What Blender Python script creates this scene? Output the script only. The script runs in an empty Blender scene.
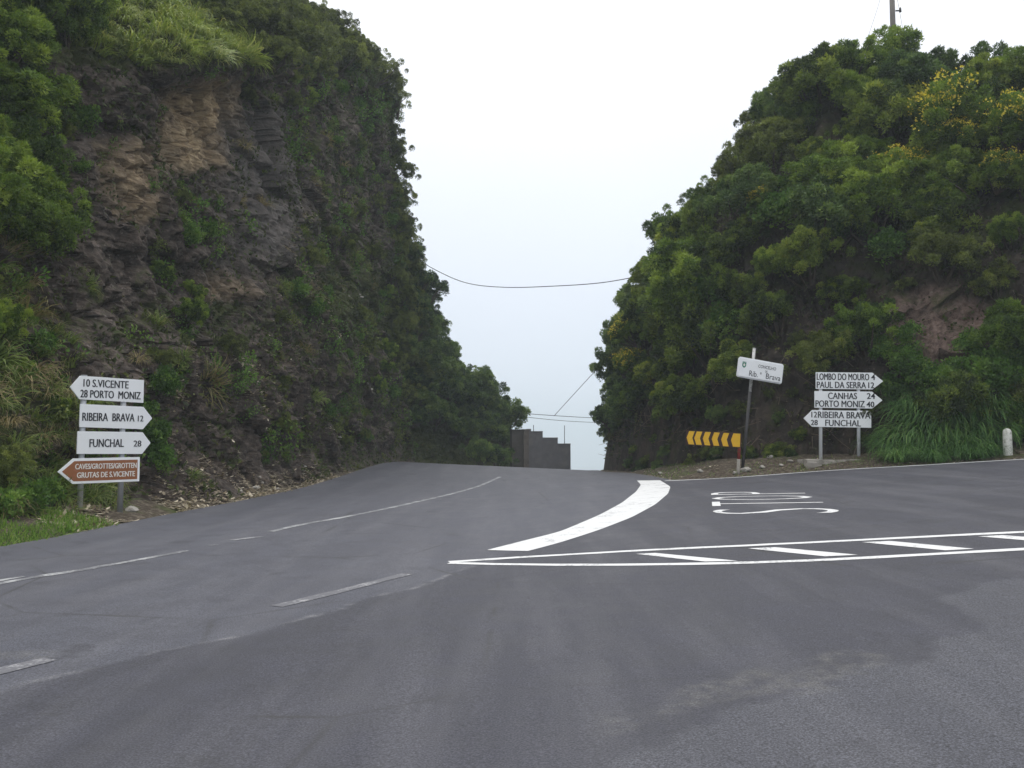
import bpy, bmesh, math, random
import numpy as np
from mathutils import Vector, Matrix, Quaternion
from mathutils.bvhtree import BVHTree

random.seed(7)
RNG = np.random.default_rng(7)
sc = bpy.context.scene
COL = sc.collection
R = math.radians

# ------------------------------------------------------------------ noise
def _hash(ix, iy, iz, seed):
    n = (ix.astype(np.uint32) * np.uint32(374761393) + iy.astype(np.uint32) * np.uint32(668265263)
         + iz.astype(np.uint32) * np.uint32(2246822519) + np.uint32(seed * 3266489917 % 4294967296))
    n = (n ^ (n >> np.uint32(13))) * np.uint32(1274126177)
    n = (n ^ (n >> np.uint32(16))) * np.uint32(2654435761)
    n = n ^ (n >> np.uint32(15))
    return n.astype(np.float64) / 4294967295.0

def vnoise(p, seed=0):
    p = np.asarray(p, float)
    f = np.floor(p); i = f.astype(np.int64); t = p - f
    t = t * t * t * (t * (t * 6 - 15) + 10)
    out = 0
    for dx in (0, 1):
        wx = t[:, 0] if dx else 1 - t[:, 0]
        for dy in (0, 1):
            wy = t[:, 1] if dy else 1 - t[:, 1]
            for dz in (0, 1):
                wz = t[:, 2] if dz else 1 - t[:, 2]
                out = out + wx * wy * wz * _hash(i[:, 0] + dx, i[:, 1] + dy, i[:, 2] + dz, seed)
    return out * 2 - 1

def fbm(p, octv=4, seed=0, gain=.5, lac=2.03):
    p = np.asarray(p, float); a = 1.0; s = 0; tot = 0
    for k in range(octv):
        s = s + a * vnoise(p + 17.3 * k, seed + k); tot += a
        a *= gain; p = p * lac
    return s / tot

def ridged(p, octv=4, seed=0):
    p = np.asarray(p, float); a = 1.0; s = 0; tot = 0
    for k in range(octv):
        s = s + a * (1 - 2 * np.abs(vnoise(p + 9.1 * k, seed + k))); tot += a
        a *= .5; p = p * 2.07
    return s / tot

def cells(p, seed=0, jit=.9, tilt=.5):
    """faceted blocks: the nearest jittered cell's own height plus its own tilt"""
    p = np.asarray(p, float); f = np.floor(p).astype(np.int64)
    best = np.full(len(p), 9e9); val = np.zeros(len(p)); sec = np.full(len(p), 9e9)
    for dx in (-1, 0, 1):
        for dy in (-1, 0, 1):
            for dz in (-1, 0, 1):
                i, j, k = f[:, 0] + dx, f[:, 1] + dy, f[:, 2] + dz
                c = np.stack([i + .5 + jit * (_hash(i, j, k, seed) - .5), j + .5 + jit * (_hash(i, j, k, seed + 1) - .5), k + .5 + jit * (_hash(i, j, k, seed + 2) - .5)], 1)
                q = p - c; d = np.sum(q * q, 1)
                t = np.stack([_hash(i, j, k, seed + 4) - .5, _hash(i, j, k, seed + 5) - .5, _hash(i, j, k, seed + 6) - .5], 1)
                v = _hash(i, j, k, seed + 3) - .5 + 2 * tilt * np.sum(q * t, 1)
                u = d < best
                sec = np.where(u, best, np.minimum(sec, d)); val = np.where(u, v, val); best = np.where(u, d, best)
    return val, np.sqrt(sec) - np.sqrt(best)

def sstep(a, b, x):
    t = np.clip((np.asarray(x, float) - a) / (b - a), 0, 1)
    return t * t * (3 - 2 * t)

# ------------------------------------------------------------------ camera
F, HV, EYE = 850.0, 440.0, 1.6
PITCH = math.atan((HV - 384) / F)
cp, sp = math.cos(PITCH), math.sin(PITCH)
CAM = Vector((0, 0, EYE))
def ray(u, v):
    a, b = (u - 512) / F, (v - 384) / F
    return Vector((a, cp + b * sp, sp - b * cp))
def at(u, v, Y):
    d = ray(u, v)
    return CAM + d * (Y / d.y)
def world_px(p):
    q = Vector(p) - CAM
    dep = q.y * cp + q.z * sp
    return (512 + F * q.x / dep, 384 - F * (-q.y * sp + q.z * cp) / dep)

# ------------------------------------------------------------------ ground
def softp(x, k=1.5):
    return (x + np.sqrt(x * x + k * k)) / 2
def hinge(t, k):
    t = np.maximum(t, 0); return np.where(t < k, t * t / (2 * k), t - k / 2)
def g(x, y):
    x = np.asarray(x, float); y = np.asarray(y, float)
    z = .09 * softp(np.minimum(x, 40) - .3) * (1 - sstep(28, 46, y)) * sstep(-25, 0, y)
    z = z - .045 * (np.clip(x, -9, 4) - 4) * sstep(26, 46, y) * (1 - sstep(60, 90, y))
    z = z - .13 * hinge(y - 44, 9) - .28 * hinge(y - 80, 25)
    z = np.maximum(z, -120) if np.ndim(z) else max(z, -120)
    return z
def gz(x, y): return float(g(np.array([x]), np.array([y]))[0])
def hit(u, v):
    d = ray(u, v); t = 1.0; pt = t
    while t < 120:
        p = CAM + d * t
        if p.z < gz(p.x, p.y):
            lo, hi = pt, t
            for _ in range(18):
                m = (lo + hi) / 2; q = CAM + d * m
                if q.z < gz(q.x, q.y): hi = m
                else: lo = m
            return CAM + d * hi
        pt = t; t += .1
    return CAM + d * 60

# ------------------------------------------------------------------ materials
def new_mat(name):
    m = bpy.data.materials.new(name); m.use_nodes = True
    nt = m.node_tree; nt.nodes.clear()
    return m, nt, nt.nodes, nt.links
class NB:
    def __init__(s, name):
        s.m, s.nt, s.n, s.l = new_mat(name)
        s.out = s.n.new('ShaderNodeOutputMaterial')
    def node(s, t, **kw):
        n = s.n.new('ShaderNode' + t)
        for k, v in kw.items(): setattr(n, k, v)
        return n
    def put(s, sock, v):
        if hasattr(v, 'is_output') or hasattr(v, 'links'): s.l.new(v, sock)
        else: sock.default_value = v
    def noise(s, vec, scale, detail=4, rough=.55, dist=0):
        n = s.node('TexNoise'); s.put(n.inputs['Scale'], scale); n.inputs['Detail'].default_value = detail
        n.inputs['Roughness'].default_value = rough; n.inputs['Distortion'].default_value = dist
        if vec: s.l.new(vec, n.inputs['Vector'])
        return n.outputs['Fac']
    def voro(s, vec, scale, feature='F1', out='Distance'):
        n = s.node('TexVoronoi', feature=feature); n.inputs['Scale'].default_value = scale
        if vec: s.l.new(vec, n.inputs['Vector'])
        return n.outputs[out]
    def ramp(s, fac, stops, interp='LINEAR'):
        n = s.node('ValToRGB'); n.color_ramp.interpolation = interp
        e = n.color_ramp.elements
        while len(e) < len(stops): e.new(.5)
        for k, (p, c) in enumerate(stops):
            e[k].position = p
            e[k].color = (c, c, c, 1) if isinstance(c, (int, float)) else (*c, 1)
        s.l.new(fac, n.inputs['Fac'])
        return n.outputs['Color']
    def mix(s, fac, a, b, mode='MIX'):
        n = s.node('Mix', data_type='RGBA', blend_type=mode)
        for sock, v in ((n.inputs[0], fac), (n.inputs[6], a), (n.inputs[7], b)):
            if isinstance(v, tuple) and len(v) == 3: v = (*v, 1)
            s.put(sock, v)
        return n.outputs[2]
    def math(s, op, a, b=0.0, clamp=False):
        n = s.node('Math', operation=op); n.use_clamp = clamp
        s.put(n.inputs[0], a); s.put(n.inputs[1], b)
        return n.outputs[0]
    def attr(s, name):
        n = s.node('Attribute', attribute_name=name); return n.outputs['Fac']
    def coord(s, which='Object'): return s.node('TexCoord').outputs[which]
    def mapping(s, vec, scale=(1, 1, 1), rot=(0, 0, 0)):
        n = s.node('Mapping'); n.inputs['Scale'].default_value = scale; n.inputs['Rotation'].default_value = rot
        s.l.new(vec, n.inputs['Vector']); return n.outputs[0]
    def bump(s, h, strength=.5, dist=.05, normal=None):
        n = s.node('Bump'); n.inputs['Strength'].default_value = strength; n.inputs['Distance'].default_value = dist
        s.l.new(h, n.inputs['Height'])
        if normal: s.l.new(normal, n.inputs['Normal'])
        return n.outputs[0]
    def principled(s, col, rough=.8, normal=None, spec=.3, metal=0.0):
        p = s.node('BsdfPrincipled')
        if isinstance(col, tuple) and len(col) == 3: col = (*col, 1)
        s.put(p.inputs['Base Color'], col); s.put(p.inputs['Roughness'], rough)
        p.inputs['Specular IOR Level'].default_value = spec; p.inputs['Metallic'].default_value = metal
        if normal: s.l.new(normal, p.inputs['Normal'])
        s.l.new(p.outputs[0], s.out.inputs[0])
        return p

def mat_simple(name, col, rough=.6, var=.25, scale=8, spec=.3, metal=0.0, dirt=None, dscale=3, dlo=.55, dhi=.75):
    b = NB(name); v = b.coord()
    n = b.noise(v, scale, 5)
    c = b.mix(n, tuple(x * (1 - var) for x in col), tuple(min(1, x * (1 + var)) for x in col))
    if dirt:
        d = b.ramp(b.noise(v, dscale, 6, .65), [(dlo, 0.0), (dhi, 1.0)])
        c = b.mix(d, c, dirt)
    b.principled(c, rough, b.bump(n, .15, .01), spec, metal)
    return b.m

# asphalt ------------------------------------------------------------
def mat_asphalt():
    b = NB('asphalt'); v = b.coord()
    fine = b.noise(v, 85, 4, .75)
    agg = b.voro(v, 60)
    mid = b.noise(v, 2.2, 6, .6)
    big = b.noise(v, .33, 5, .6, .8)
    streak = b.noise(b.mapping(v, (.9, .12, 1), (0, 0, R(12))), 1.6, 5, .6)
    new = b.attr('newer'); old = b.attr('coarse'); scuff = b.attr('scuff'); seam = b.attr('seam')
    c_new = b.mix(b.ramp(mid, [(.3, 0.0), (.7, 1.0)]), (.026, .027, .037), (.046, .0475, .0625))
    c_old = b.mix(b.ramp(mid, [(.3, 0.0), (.7, 1.0)]), (.044, .046, .061), (.072, .0755, .095))
    c_co = b.mix(mid, (.040, .0415, .053), (.069, .0715, .086))
    c = b.mix(new, c_old, c_new)
    c = b.mix(old, c, c_co)
    c = b.mix(b.ramp(big, [(.3, 0.0), (.7, .55)]), c, b.mix(.5, c, (.042, .042, .053)))
    c = b.mix(b.math('MULTIPLY', b.ramp(streak, [(.45, 0.0), (.75, 1.0)]), .35), c, (.125, .125, .14))
    # pale dusty scuffs and the broken seam between two layers of asphalt
    sn = b.ramp(b.noise(v, 9, 6, .7), [(.35, 0.0), (.65, 1.0)])
    c = b.mix(b.math('MULTIPLY', scuff, b.math('MULTIPLY', sn, .27)), c, (.19, .185, .165))
    c = b.mix(b.math('MULTIPLY', seam, b.math('MULTIPLY', b.ramp(b.noise(v, 2.5, 6, .7), [(.47, 0.0), (.64, 1.0)]), .55)), c, (.22, .22, .23))
    drip = b.ramp(b.noise(v, 1.3, 3, .5), [(.64, 0.0), (.72, .5)])
    c = b.mix(drip, c, (.030, .030, .038))
    # aggregate speckle
    sp_ = b.ramp(fine, [(.36, .32), (.5, 1.0), (.64, 2.0)])
    c = b.mix(b.math('ADD', .75, b.math('MULTIPLY', old, .25)), c, b.mix(1.0, c, sp_, 'MULTIPLY'))
    ag = b.ramp(agg, [(.0, 1.0), (.18, 0.0)])
    c = b.mix(b.math('MULTIPLY', ag, b.math('ADD', .20, b.math('MULTIPLY', old, .25))), c, (.27, .27, .27))
    # thin cracks
    wv = b.mix(.25, v, b.node('TexNoise').outputs['Color'])
    cr = b.voro(b.mapping(wv, (1, 1, 1)), .42, 'DISTANCE_TO_EDGE')
    crm = b.math('MULTIPLY', b.ramp(cr, [(.0, 1.0), (.010, 0.0)]), b.ramp(big, [(.46, 0.0), (.58, .75)]))
    c = b.mix(crm, c, (.03, .03, .032))
    h = b.math('ADD', b.math('MULTIPLY', fine, .6), b.math('MULTIPLY', agg, .6))
    h = b.math('ADD', h, b.math('MULTIPLY', mid, 1.5))
    rg = b.ramp(mid, [(.3, .62), (.7, .8)])
    b.principled(c, rg, b.bump(h, .5, .006), .35)
    return b.m

def mat_paint(name, wear_lo, wear_hi, col=(.74, .75, .76), amt=1.0):
    b = NB(name); v = b.coord()
    n1 = b.noise(v, 26, 8, .75); n2 = b.noise(v, 2.4, 5, .6)
    w = b.math('ADD', b.math('MULTIPLY', n1, .55), b.math('MULTIPLY', n2, .45))
    w = b.ramp(w, [(wear_lo, amt), (wear_hi, 0.0)])
    tone = b.mix(b.noise(v, 6, 5, .6), tuple(x * .82 for x in col), col)
    c = b.mix(w, tone, b.mix(b.noise(v, 120, 2), (.07, .072, .088), (.11, .112, .128)))
    b.principled(c, .65, b.bump(n1, .2, .004), .3)
    return b.m

def mat_rock():
    b = NB('cliff_rock'); v = b.coord()
    n1 = b.noise(v, .7, 6, .62, .4)
    n2 = b.noise(v, 3.5, 8, .68)
    str_ = b.noise(b.mapping(v, (.9, .9, 1.9), (R(52), R(18), 0)), 1.5, 8, .65, 1.2)
    blk = b.voro(b.mapping(v, (1, 1.3, 1.0), (R(35), 0, 0)), 3.1, 'F1', 'Color')
    bv = b.node('SeparateColor'); b.l.new(blk, bv.inputs[0])
    blk2 = b.voro(b.mapping(v, (1, 1, 1.0), (R(35), 0, 0)), 11, 'F1', 'Color')
    bv2 = b.node('SeparateColor'); b.l.new(blk2, bv2.inputs[0])
    base = b.ramp(n1, [(.25, (.030, .023, .019)), (.45, (.058, .045, .037)), (.6, (.084, .067, .056)), (.8, (.14, .115, .10))])
    base = b.mix(.75, base, b.mix(1.0, base, b.ramp(str_, [(.3, .42), (.5, 1.0), (.72, 1.7)]), 'MULTIPLY'))
    base = b.mix(.65, base, b.mix(1.0, base, b.ramp(bv.outputs[0], [(0, .5), (1, 1.5)]), 'MULTIPLY'))
    base = b.mix(.55, base, b.mix(1.0, base, b.ramp(bv2.outputs[1], [(0, .45), (1, 1.55)]), 'MULTIPLY'))
    # pale weathered chips
    chips = b.ramp(b.noise(v, 7.5, 8, .75), [(.56, 0.0), (.66, 1.0)])
    base = b.mix(b.math('MULTIPLY', chips, .6), base, (.27, .23, .21))
    # ochre folded strata where the face has broken away
    tn = b.noise(b.mapping(v, (.5, 1.0, 3.4), (R(38), R(10), 0)), 1.7, 8, .6, 1.5)
    tan = b.ramp(tn, [(.3, (.085, .058, .038)), (.43, (.26, .185, .105)), (.56, (.42, .32, .19)), (.75, (.56, .46, .31))])
    tm = b.math('MULTIPLY', b.attr('ochre'), b.ramp(n2, [(.3, .5), (.55, 1.0)]))
    base = b.mix(tm, base, tan)
    gm = b.attr('greyface')
    base = b.mix(b.math('MULTIPLY', gm, .7), base, b.mix(n2, (.065, .059, .056), (.17, .155, .147)))
    # moss and lichen
    mm = b.math('ADD', b.attr('moss'), b.math('MULTIPLY', b.math('SUBTRACT', b.noise(v, 1.6, 7, .68), .5), 1.9))
    mm = b.ramp(mm, [(.5, 0.0), (.72, .9)])
    moss = b.mix(b.noise(v, 14, 5, .7), (.022, .03, .010), (.078, .090, .025))
    base = b.mix(mm, base, moss)
    h = b.math('ADD', b.math('MULTIPLY', n2, 1.0), b.math('MULTIPLY', str_, .8))
    h = b.math('ADD', h, b.math('MULTIPLY', bv.outputs[0], .35))
    h = b.math('ADD', h, b.math('MULTIPLY', bv2.outputs[1], .2))
    b.principled(base, .85, b.bump(h, .8, .10), .25)
    return b.m

def mat_soil():
    b = NB('earth_bank'); v = b.coord()
    n1 = b.noise(v, 1.1, 7, .65, .5); n2 = b.noise(v, 7, 7, .7)
    vo = b.voro(v, 6, 'F1', 'Color'); s_ = b.node('SeparateColor'); b.l.new(vo, s_.inputs[0])
    c = b.ramp(n1, [(.28, (.020, .016, .014)), (.5, (.046, .037, .031)), (.7, (.085, .066, .052))])
    c = b.mix(.6, c, b.mix(1.0, c, b.ramp(s_.outputs[0], [(0, .5), (1, 1.5)]), 'MULTIPLY'))
    red = b.mix(b.ramp(n2, [(.35, 0.0), (.62, 1.0)]), (.068, .042, .035), (.22, .16, .135))
    c = b.mix(b.math('MULTIPLY', b.attr('redrock'), b.ramp(n1, [(.25, .45), (.5, 1.0)])), c, red)
    pale = b.ramp(b.noise(v, 4.2, 7, .7), [(.62, 0.0), (.70, 1.0)])
    c = b.mix(b.math('MULTIPLY', pale, .55), c, (.27, .23, .19))
    gr = b.ramp(b.math('ADD', b.math('MULTIPLY', b.noise(v, 1.3, 6, .65), 1.0), b.math('MULTIPLY', b.attr('moss'), .4)), [(.55, 0.0), (.72, .85)])
    c = b.mix(gr, c, b.mix(n2, (.025, .034, .012), (.07, .085, .024)))
    h = b.math('ADD', n2, b.math('MULTIPLY', s_.outputs[0], .4))
    b.principled(c, .92, b.bump(h, .9, .1), .15)
    return b.m

def mat_terrain():
    b = NB('verge_earth'); v = b.coord()
    n1 = b.noise(v, .9, 7, .65); n2 = b.noise(v, 9, 7, .7)
    c = b.ramp(n2, [(.3, (.034, .027, .021)), (.5, (.078, .063, .048)), (.68, (.19, .165, .13))])
    gr = b.ramp(n1, [(.52, 0.0), (.66, .75)])
    c = b.mix(gr, c, b.mix(n2, (.03, .045, .012), (.085, .115, .03)))
    b.principled(c, .95, b.bump(n2, .8, .05), .1)
    return b.m

def mat_leaf(name, stops, trans=.3, rough=.55, spec=.25, objvar=.4):
    b = NB(name)
    t = b.attr('tint')
    oi = b.node('ObjectInfo')
    f = b.math('ADD', t, b.math('MULTIPLY', b.math('SUBTRACT', oi.outputs['Random'], .5), objvar), True)
    c = b.ramp(f, stops)
    p = b.principled(c, rough, None, spec)
    tr = b.node('BsdfTranslucent'); b.l.new(b.mix(.5, c, b.mix(1.0, c, (1.5, 1.6, .7), 'MULTIPLY')), tr.inputs['Color'])
    mx = b.node('MixShader'); mx.inputs[0].default_value = trans
    b.l.new(p.outputs[0], mx.inputs[1]); b.l.new(tr.outputs[0], mx.inputs[2]); b.l.new(mx.outputs[0], b.out.inputs[0])
    return b.m

M = {}
M['asphalt'] = mat_asphalt()
M['paint'] = mat_paint('road_paint', .38, .46, (.68, .69, .70), amt=.75)
M['paint_worn'] = mat_paint('road_paint_worn', .47, .56, (.38, .39, .40), amt=.9)
M['paint_thin'] = mat_paint('road_paint_faded', .50, .60, (.37, .37, .385), amt=.9)
M['rock'] = mat_rock(); M['soil'] = mat_soil(); M['terrain'] = mat_terrain()
M['heath'] = mat_leaf('heath_leaf', [(0, (.022, .038, .011)), (.4, (.096, .144, .025)), (.75, (.205, .265, .044)), (1, (.32, .36, .066))])
M['heath_far'] = mat_leaf('heath_leaf_dull', [(0, (.022, .042, .018)), (.5, (.084, .142, .042)), (1, (.20, .27, .072))])
M['heath_bright'] = mat_leaf('heath_leaf_bright', [(0, (.030, .058, .012)), (.5, (.12, .195, .028)), (1, (.28, .36, .054))])
M['olive'] = mat_leaf('heath_leaf_olive', [(0, (.046, .056, .016)), (.5, (.118, .150, .034)), (1, (.23, .265, .06))])
M['fern'] = mat_leaf('fern_leaf', [(0, (.036, .080, .016)), (.5, (.095, .19, .034)), (1, (.19, .29, .06))], .35)
M['moss_leaf'] = mat_leaf('creeper_leaf', [(0, (.024, .034, .011)), (.5, (.066, .090, .024)), (.85, (.135, .15, .042)), (1, (.19, .15, .075))], .2)
M['grass'] = mat_leaf('grass_blade', [(0, (.06, .10, .018)), (.5, (.16, .23, .045)), (.8, (.27, .27, .09)), (1, (.40, .33, .17))], .3, objvar=.2)
M['browgrass'] = mat_leaf('brow_grass', [(0, (.10, .15, .03)), (.5, (.22, .28, .06)), (1, (.42, .40, .13))], .3, objvar=.2)
M['lawn'] = mat_leaf('short_grass', [(0, (.05, .11, .015)), (.6, (.13, .25, .035)), (1, (.24, .32, .08))], .3, objvar=.0)
M['drygrass'] = mat_leaf('dry_grass_blade', [(0, (.09, .10, .03)), (.4, (.22, .18, .08)), (1, (.40, .32, .18))], .3)
M['strap'] = mat_leaf('strap_leaf', [(0, (.025, .070, .018)), (.5, (.078, .18, .040)), (1, (.20, .31, .085))], .3, .6, .25)
M['flower'] = mat_leaf('yellow_flower', [(0, (.42, .33, .03)), (1, (.70, .58, .08))], .3)
M['litter'] = mat_leaf('dead_leaf', [(0, (.12, .09, .06)), (.4, (.36, .30, .22)), (1, (.70, .63, .50))], .1)
M['wood'] = mat_simple('branch_bark', (.075, .058, .045), .9, .4, 12)
M['twig'] = mat_simple('dry_twig', (.15, .115, .085), .9, .4, 6)
M['white'] = mat_simple('sign_white', (.80, .82, .84), .4, .05, 5, .4, 0, (.52, .52, .50), 4, .78, 1.0)
M['whiteb'] = mat_simple('white_plaster', (.62, .62, .58), .7, .1, 9, .3, 0, (.20, .21, .16), 9, .5, .7)
M['black'] = mat_simple('black_lettering', (.025, .025, .032), .5, .1, 20)
M['brown'] = mat_simple('sign_brown', (.265, .098, .036), .45, .12, 9, .4, 0, (.33, .13, .08), 14, .56, .72)
M['whitelet'] = mat_simple('white_lettering', (.72, .70, .66), .5, .05, 20)
M['galv'] = mat_simple('galvanised_steel', (.36, .38, .41), .5, .12, 12, .4, .35)
M['palepost'] = mat_simple('pale_grey_paint', (.60, .62, .65), .5, .1, 12, .4, 0, (.35, .34, .32), 7, .6, .8)
M['shadepole_fittings'] = mat_simple('shaded_pole_dark_fittings', (.05, .048, .05), .7, .4, 10)  # shade colour of the leaning pole; also the dark utility-pole fittings
M['polewhite'] = mat_simple('flaking_white_pole', (.55, .55, .54), .6, .12, 14, .3, 0, (.16, .15, .14), 12, .5, .66)
M['redpaint'] = mat_simple('rusty_red_paint', (.26, .035, .028), .6, .3, 18, .3, 0, (.12, .07, .05), 16, .5, .68)
M['maroon'] = mat_simple('board_dark', (.035, .014, .014), .5, .3, 14)
M['yellow'] = mat_simple('board_yellow', (.68, .40, .018), .45, .08, 10, .35, 0, (.42, .25, .04), 9, .58, .8)
M['green'] = mat_simple('crest_green', (.03, .20, .13), .5, .1, 20)
M['concrete'] = mat_simple('concrete', (.30, .28, .25), .9, .3, 7, .2, 0, (.10, .095, .08), 4, .5, .72)
M['wall'] = mat_simple('wall_concrete', (.165, .16, .168), .9, .3, 2.2, .2, 0, (.22, .21, .20), 1.3, .52, .75)
M['walld'] = mat_simple('stained_wall_concrete', (.085, .078, .072), .9, .35, 2.2, .2, 0, (.14, .13, .115), 1.3, .52, .75)
M['wallb'] = mat_simple('pilaster_concrete', (.16, .14, .125), .9, .3, 3, .2, 0, (.085, .08, .07), 2.2, .5, .72)
M['pole'] = mat_simple('grey_utility_pole', (.20, .185, .175), .85, .3, 6)
M['cable'] = mat_simple('cable_sheath', (.04, .042, .045), .6, .1, 10)
M['stone'] = mat_simple('pale_stone', (.36, .34, .31), .9, .3, 8, .2, 0, (.12, .11, .09), 6, .5, .7)

# ------------------------------------------------------------------ object helpers
def np_mesh(name, V, Fc, mat=None, attrs=None, smooth=False):
    V = np.asarray(V, np.float32); Fc = np.asarray(Fc, np.int32)
    me = bpy.data.meshes.new(name)
    nf, k = Fc.shape
    me.vertices.add(len(V)); me.vertices.foreach_set('co', V.ravel())
    me.loops.add(nf * k); me.loops.foreach_set('vertex_index', Fc.ravel())
    me.polygons.add(nf)
    me.polygons.foreach_set('loop_start', np.arange(nf, dtype=np.int32) * k)
    me.polygons.foreach_set('loop_total', np.full(nf, k, np.int32))
    me.polygons.foreach_set('use_smooth', np.full(nf, smooth, bool))
    me.update(calc_edges=True); me.validate()
    for an, av in (attrs or {}).items():
        a = me.attributes.new(an, 'FLOAT', 'POINT'); a.data.foreach_set('value', np.asarray(av, np.float32))
    if mat: me.materials.append(mat)
    return me

def link(name, me, parent=None, loc=None):
    o = bpy.data.objects.new(name, me); COL.objects.link(o)
    if parent: o.parent = parent
    if loc is not None: o.location = loc
    return o
def tag(o, label=None, cat=None, group=None, kind=None):
    if label: o['label'] = label
    if cat: o['category'] = cat
    if group: o['group'] = group
    if kind: o['kind'] = kind
    return o
def empty(name, label, cat, loc=(0, 0, 0), group=None):
    o = bpy.data.objects.new(name, None); COL.objects.link(o); o.location = loc; o.empty_display_size = .2
    return tag(o, label, cat, group)

class MB:
    def __init__(s): s.v = []; s.f = []
    def add(s, vs, fs):
        o = len(s.v); s.v += [tuple(p) for p in vs]; s.f += [tuple(i + o for i in q) for q in fs]
    def prism(s, poly, y0, y1):            # polygon in local x,z; front at y0
        n = len(poly)
        if sum(poly[i][0] * poly[(i + 1) % n][1] - poly[(i + 1) % n][0] * poly[i][1] for i in range(n)) < 0: poly = poly[::-1]
        s.add([(x, y0, z) for x, z in poly] + [(x, y1, z) for x, z in poly],
              [tuple(range(n)), tuple(range(2 * n - 1, n - 1, -1))] + [(i, i + n, (i + 1) % n + n, (i + 1) % n) for i in range(n)])
    def box(s, a, b_):
        (x0, y0, z0), (x1, y1, z1) = a, b_
        s.add([(x0, y0, z0), (x1, y0, z0), (x1, y1, z0), (x0, y1, z0), (x0, y0, z1), (x1, y0, z1), (x1, y1, z1), (x0, y1, z1)],
              [(3, 2, 1, 0), (4, 5, 6, 7), (0, 1, 5, 4), (1, 2, 6, 5), (2, 3, 7, 6), (3, 0, 4, 7)])
    def tube(s, pts, rad, n=8):
        pts = [Vector(p) for p in pts]
        if not hasattr(rad, '__len__'): rad = [rad] * len(pts)
        rings = []
        for i, p in enumerate(pts):
            d = (pts[min(i + 1, len(pts) - 1)] - pts[max(i - 1, 0)]).normalized()
            a = d.cross(Vector((0, 0, 1)) if abs(d.z) < .9 else Vector((1, 0, 0))).normalized(); b = d.cross(a)
            rings.append([p + (a * math.cos(2 * math.pi * k / n) + b * math.sin(2 * math.pi * k / n)) * rad[i] for k in range(n)])
        vs = [q for r_ in rings for q in r_]; fs = []
        for i in range(len(pts) - 1):
            for k in range(n):
                fs.append((i * n + k, i * n + (k + 1) % n, (i + 1) * n + (k + 1) % n, (i + 1) * n + k))
        fs += [tuple(range(n - 1, -1, -1)), tuple(range((len(pts) - 1) * n, len(pts) * n))]
        s.add(vs, fs)
    def build(s, name, mat, parent=None, bevel=0, smooth=False):
        me = bpy.data.meshes.new(name); me.from_pydata(s.v, [], s.f); me.update()
        bm = bmesh.new(); bm.from_mesh(me); bmesh.ops.recalc_face_normals(bm, faces=bm.faces)
        if bevel: bmesh.ops.bevel(bm, geom=[e for e in bm.edges if len(e.link_faces) == 2 and e.calc_face_angle(0) > .5], offset=bevel, segments=2, affect='EDGES', clamp_overlap=True)
        if smooth:
            for f in bm.faces: f.smooth = True
        bm.to_mesh(me); bm.free()
        me.materials.append(mat)
        return link(name, me, parent)

def text_mesh(s, bold=.012):
    cu = bpy.data.curves.new('lettering', 'FONT'); cu.body = s; cu.size = 1; cu.offset = bold; cu.resolution_u = 3
    o = bpy.data.objects.new('lettering', cu); COL.objects.link(o)
    dg = bpy.context.evaluated_depsgraph_get(); dg.update()
    me = bpy.data.meshes.new_from_object(o.evaluated_get(dg))
    bpy.data.objects.remove(o); bpy.data.curves.remove(cu)
    return me
def text_verts(s, bold=.012):
    me = text_mesh(s, bold)
    vs = [v.co.copy() for v in me.vertices]; fs = [tuple(p.vertices) for p in me.polygons]
    bpy.data.meshes.remove(me)
    x0 = min(v.x for v in vs); x1 = max(v.x for v in vs); y0 = min(v.y for v in vs); y1 = max(v.y for v in vs)
    return [((v.x - x0) / (x1 - x0), (v.y - y0) / (y1 - y0)) for v in vs], fs

# ------------------------------------------------------------------ road outline in the world
EDGE_PX = [(1024, 459.5), (980, 462), (930, 465), (885, 467.5), (840, 470), (800, 472.8), (760, 476), (730, 478), (700, 479.8), (665, 481)]
EDGE = [hit(*p) for p in EDGE_PX]
e0, e1 = EDGE[0], EDGE[3]
dd = (e0 - e1).normalized()
right_pts = [(e0.x + dd.x * 25, e0.y + dd.y * 25), (e0.x + dd.x * 10, e0.y + dd.y * 10)] + [(p.x, p.y) for p in EDGE]
lp = EDGE[-1]
right_pts += [(min(4.9, lp.x - .2), max(30.5, lp.y + 2.0)), (4.35, 35), (4.2, 42), (4.5, 48), (6.0, 54), (9.0, 60), (14, 66), (24, 74)]
# road edge (right) a little outside the white line
def offset_poly(pts, off):
    out = []
    for i, p in enumerate(pts):
        a = Vector(pts[max(i - 1, 0)]); b_ = Vector(pts[min(i + 1, len(pts) - 1)])
        t = (b_ - a).normalized(); nrm = Vector((t.y, -t.x))
        o = off[i] if hasattr(off, '__len__') else off
        out.append((p[0] + nrm.x * o, p[1] + nrm.y * o))
    return out
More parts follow.
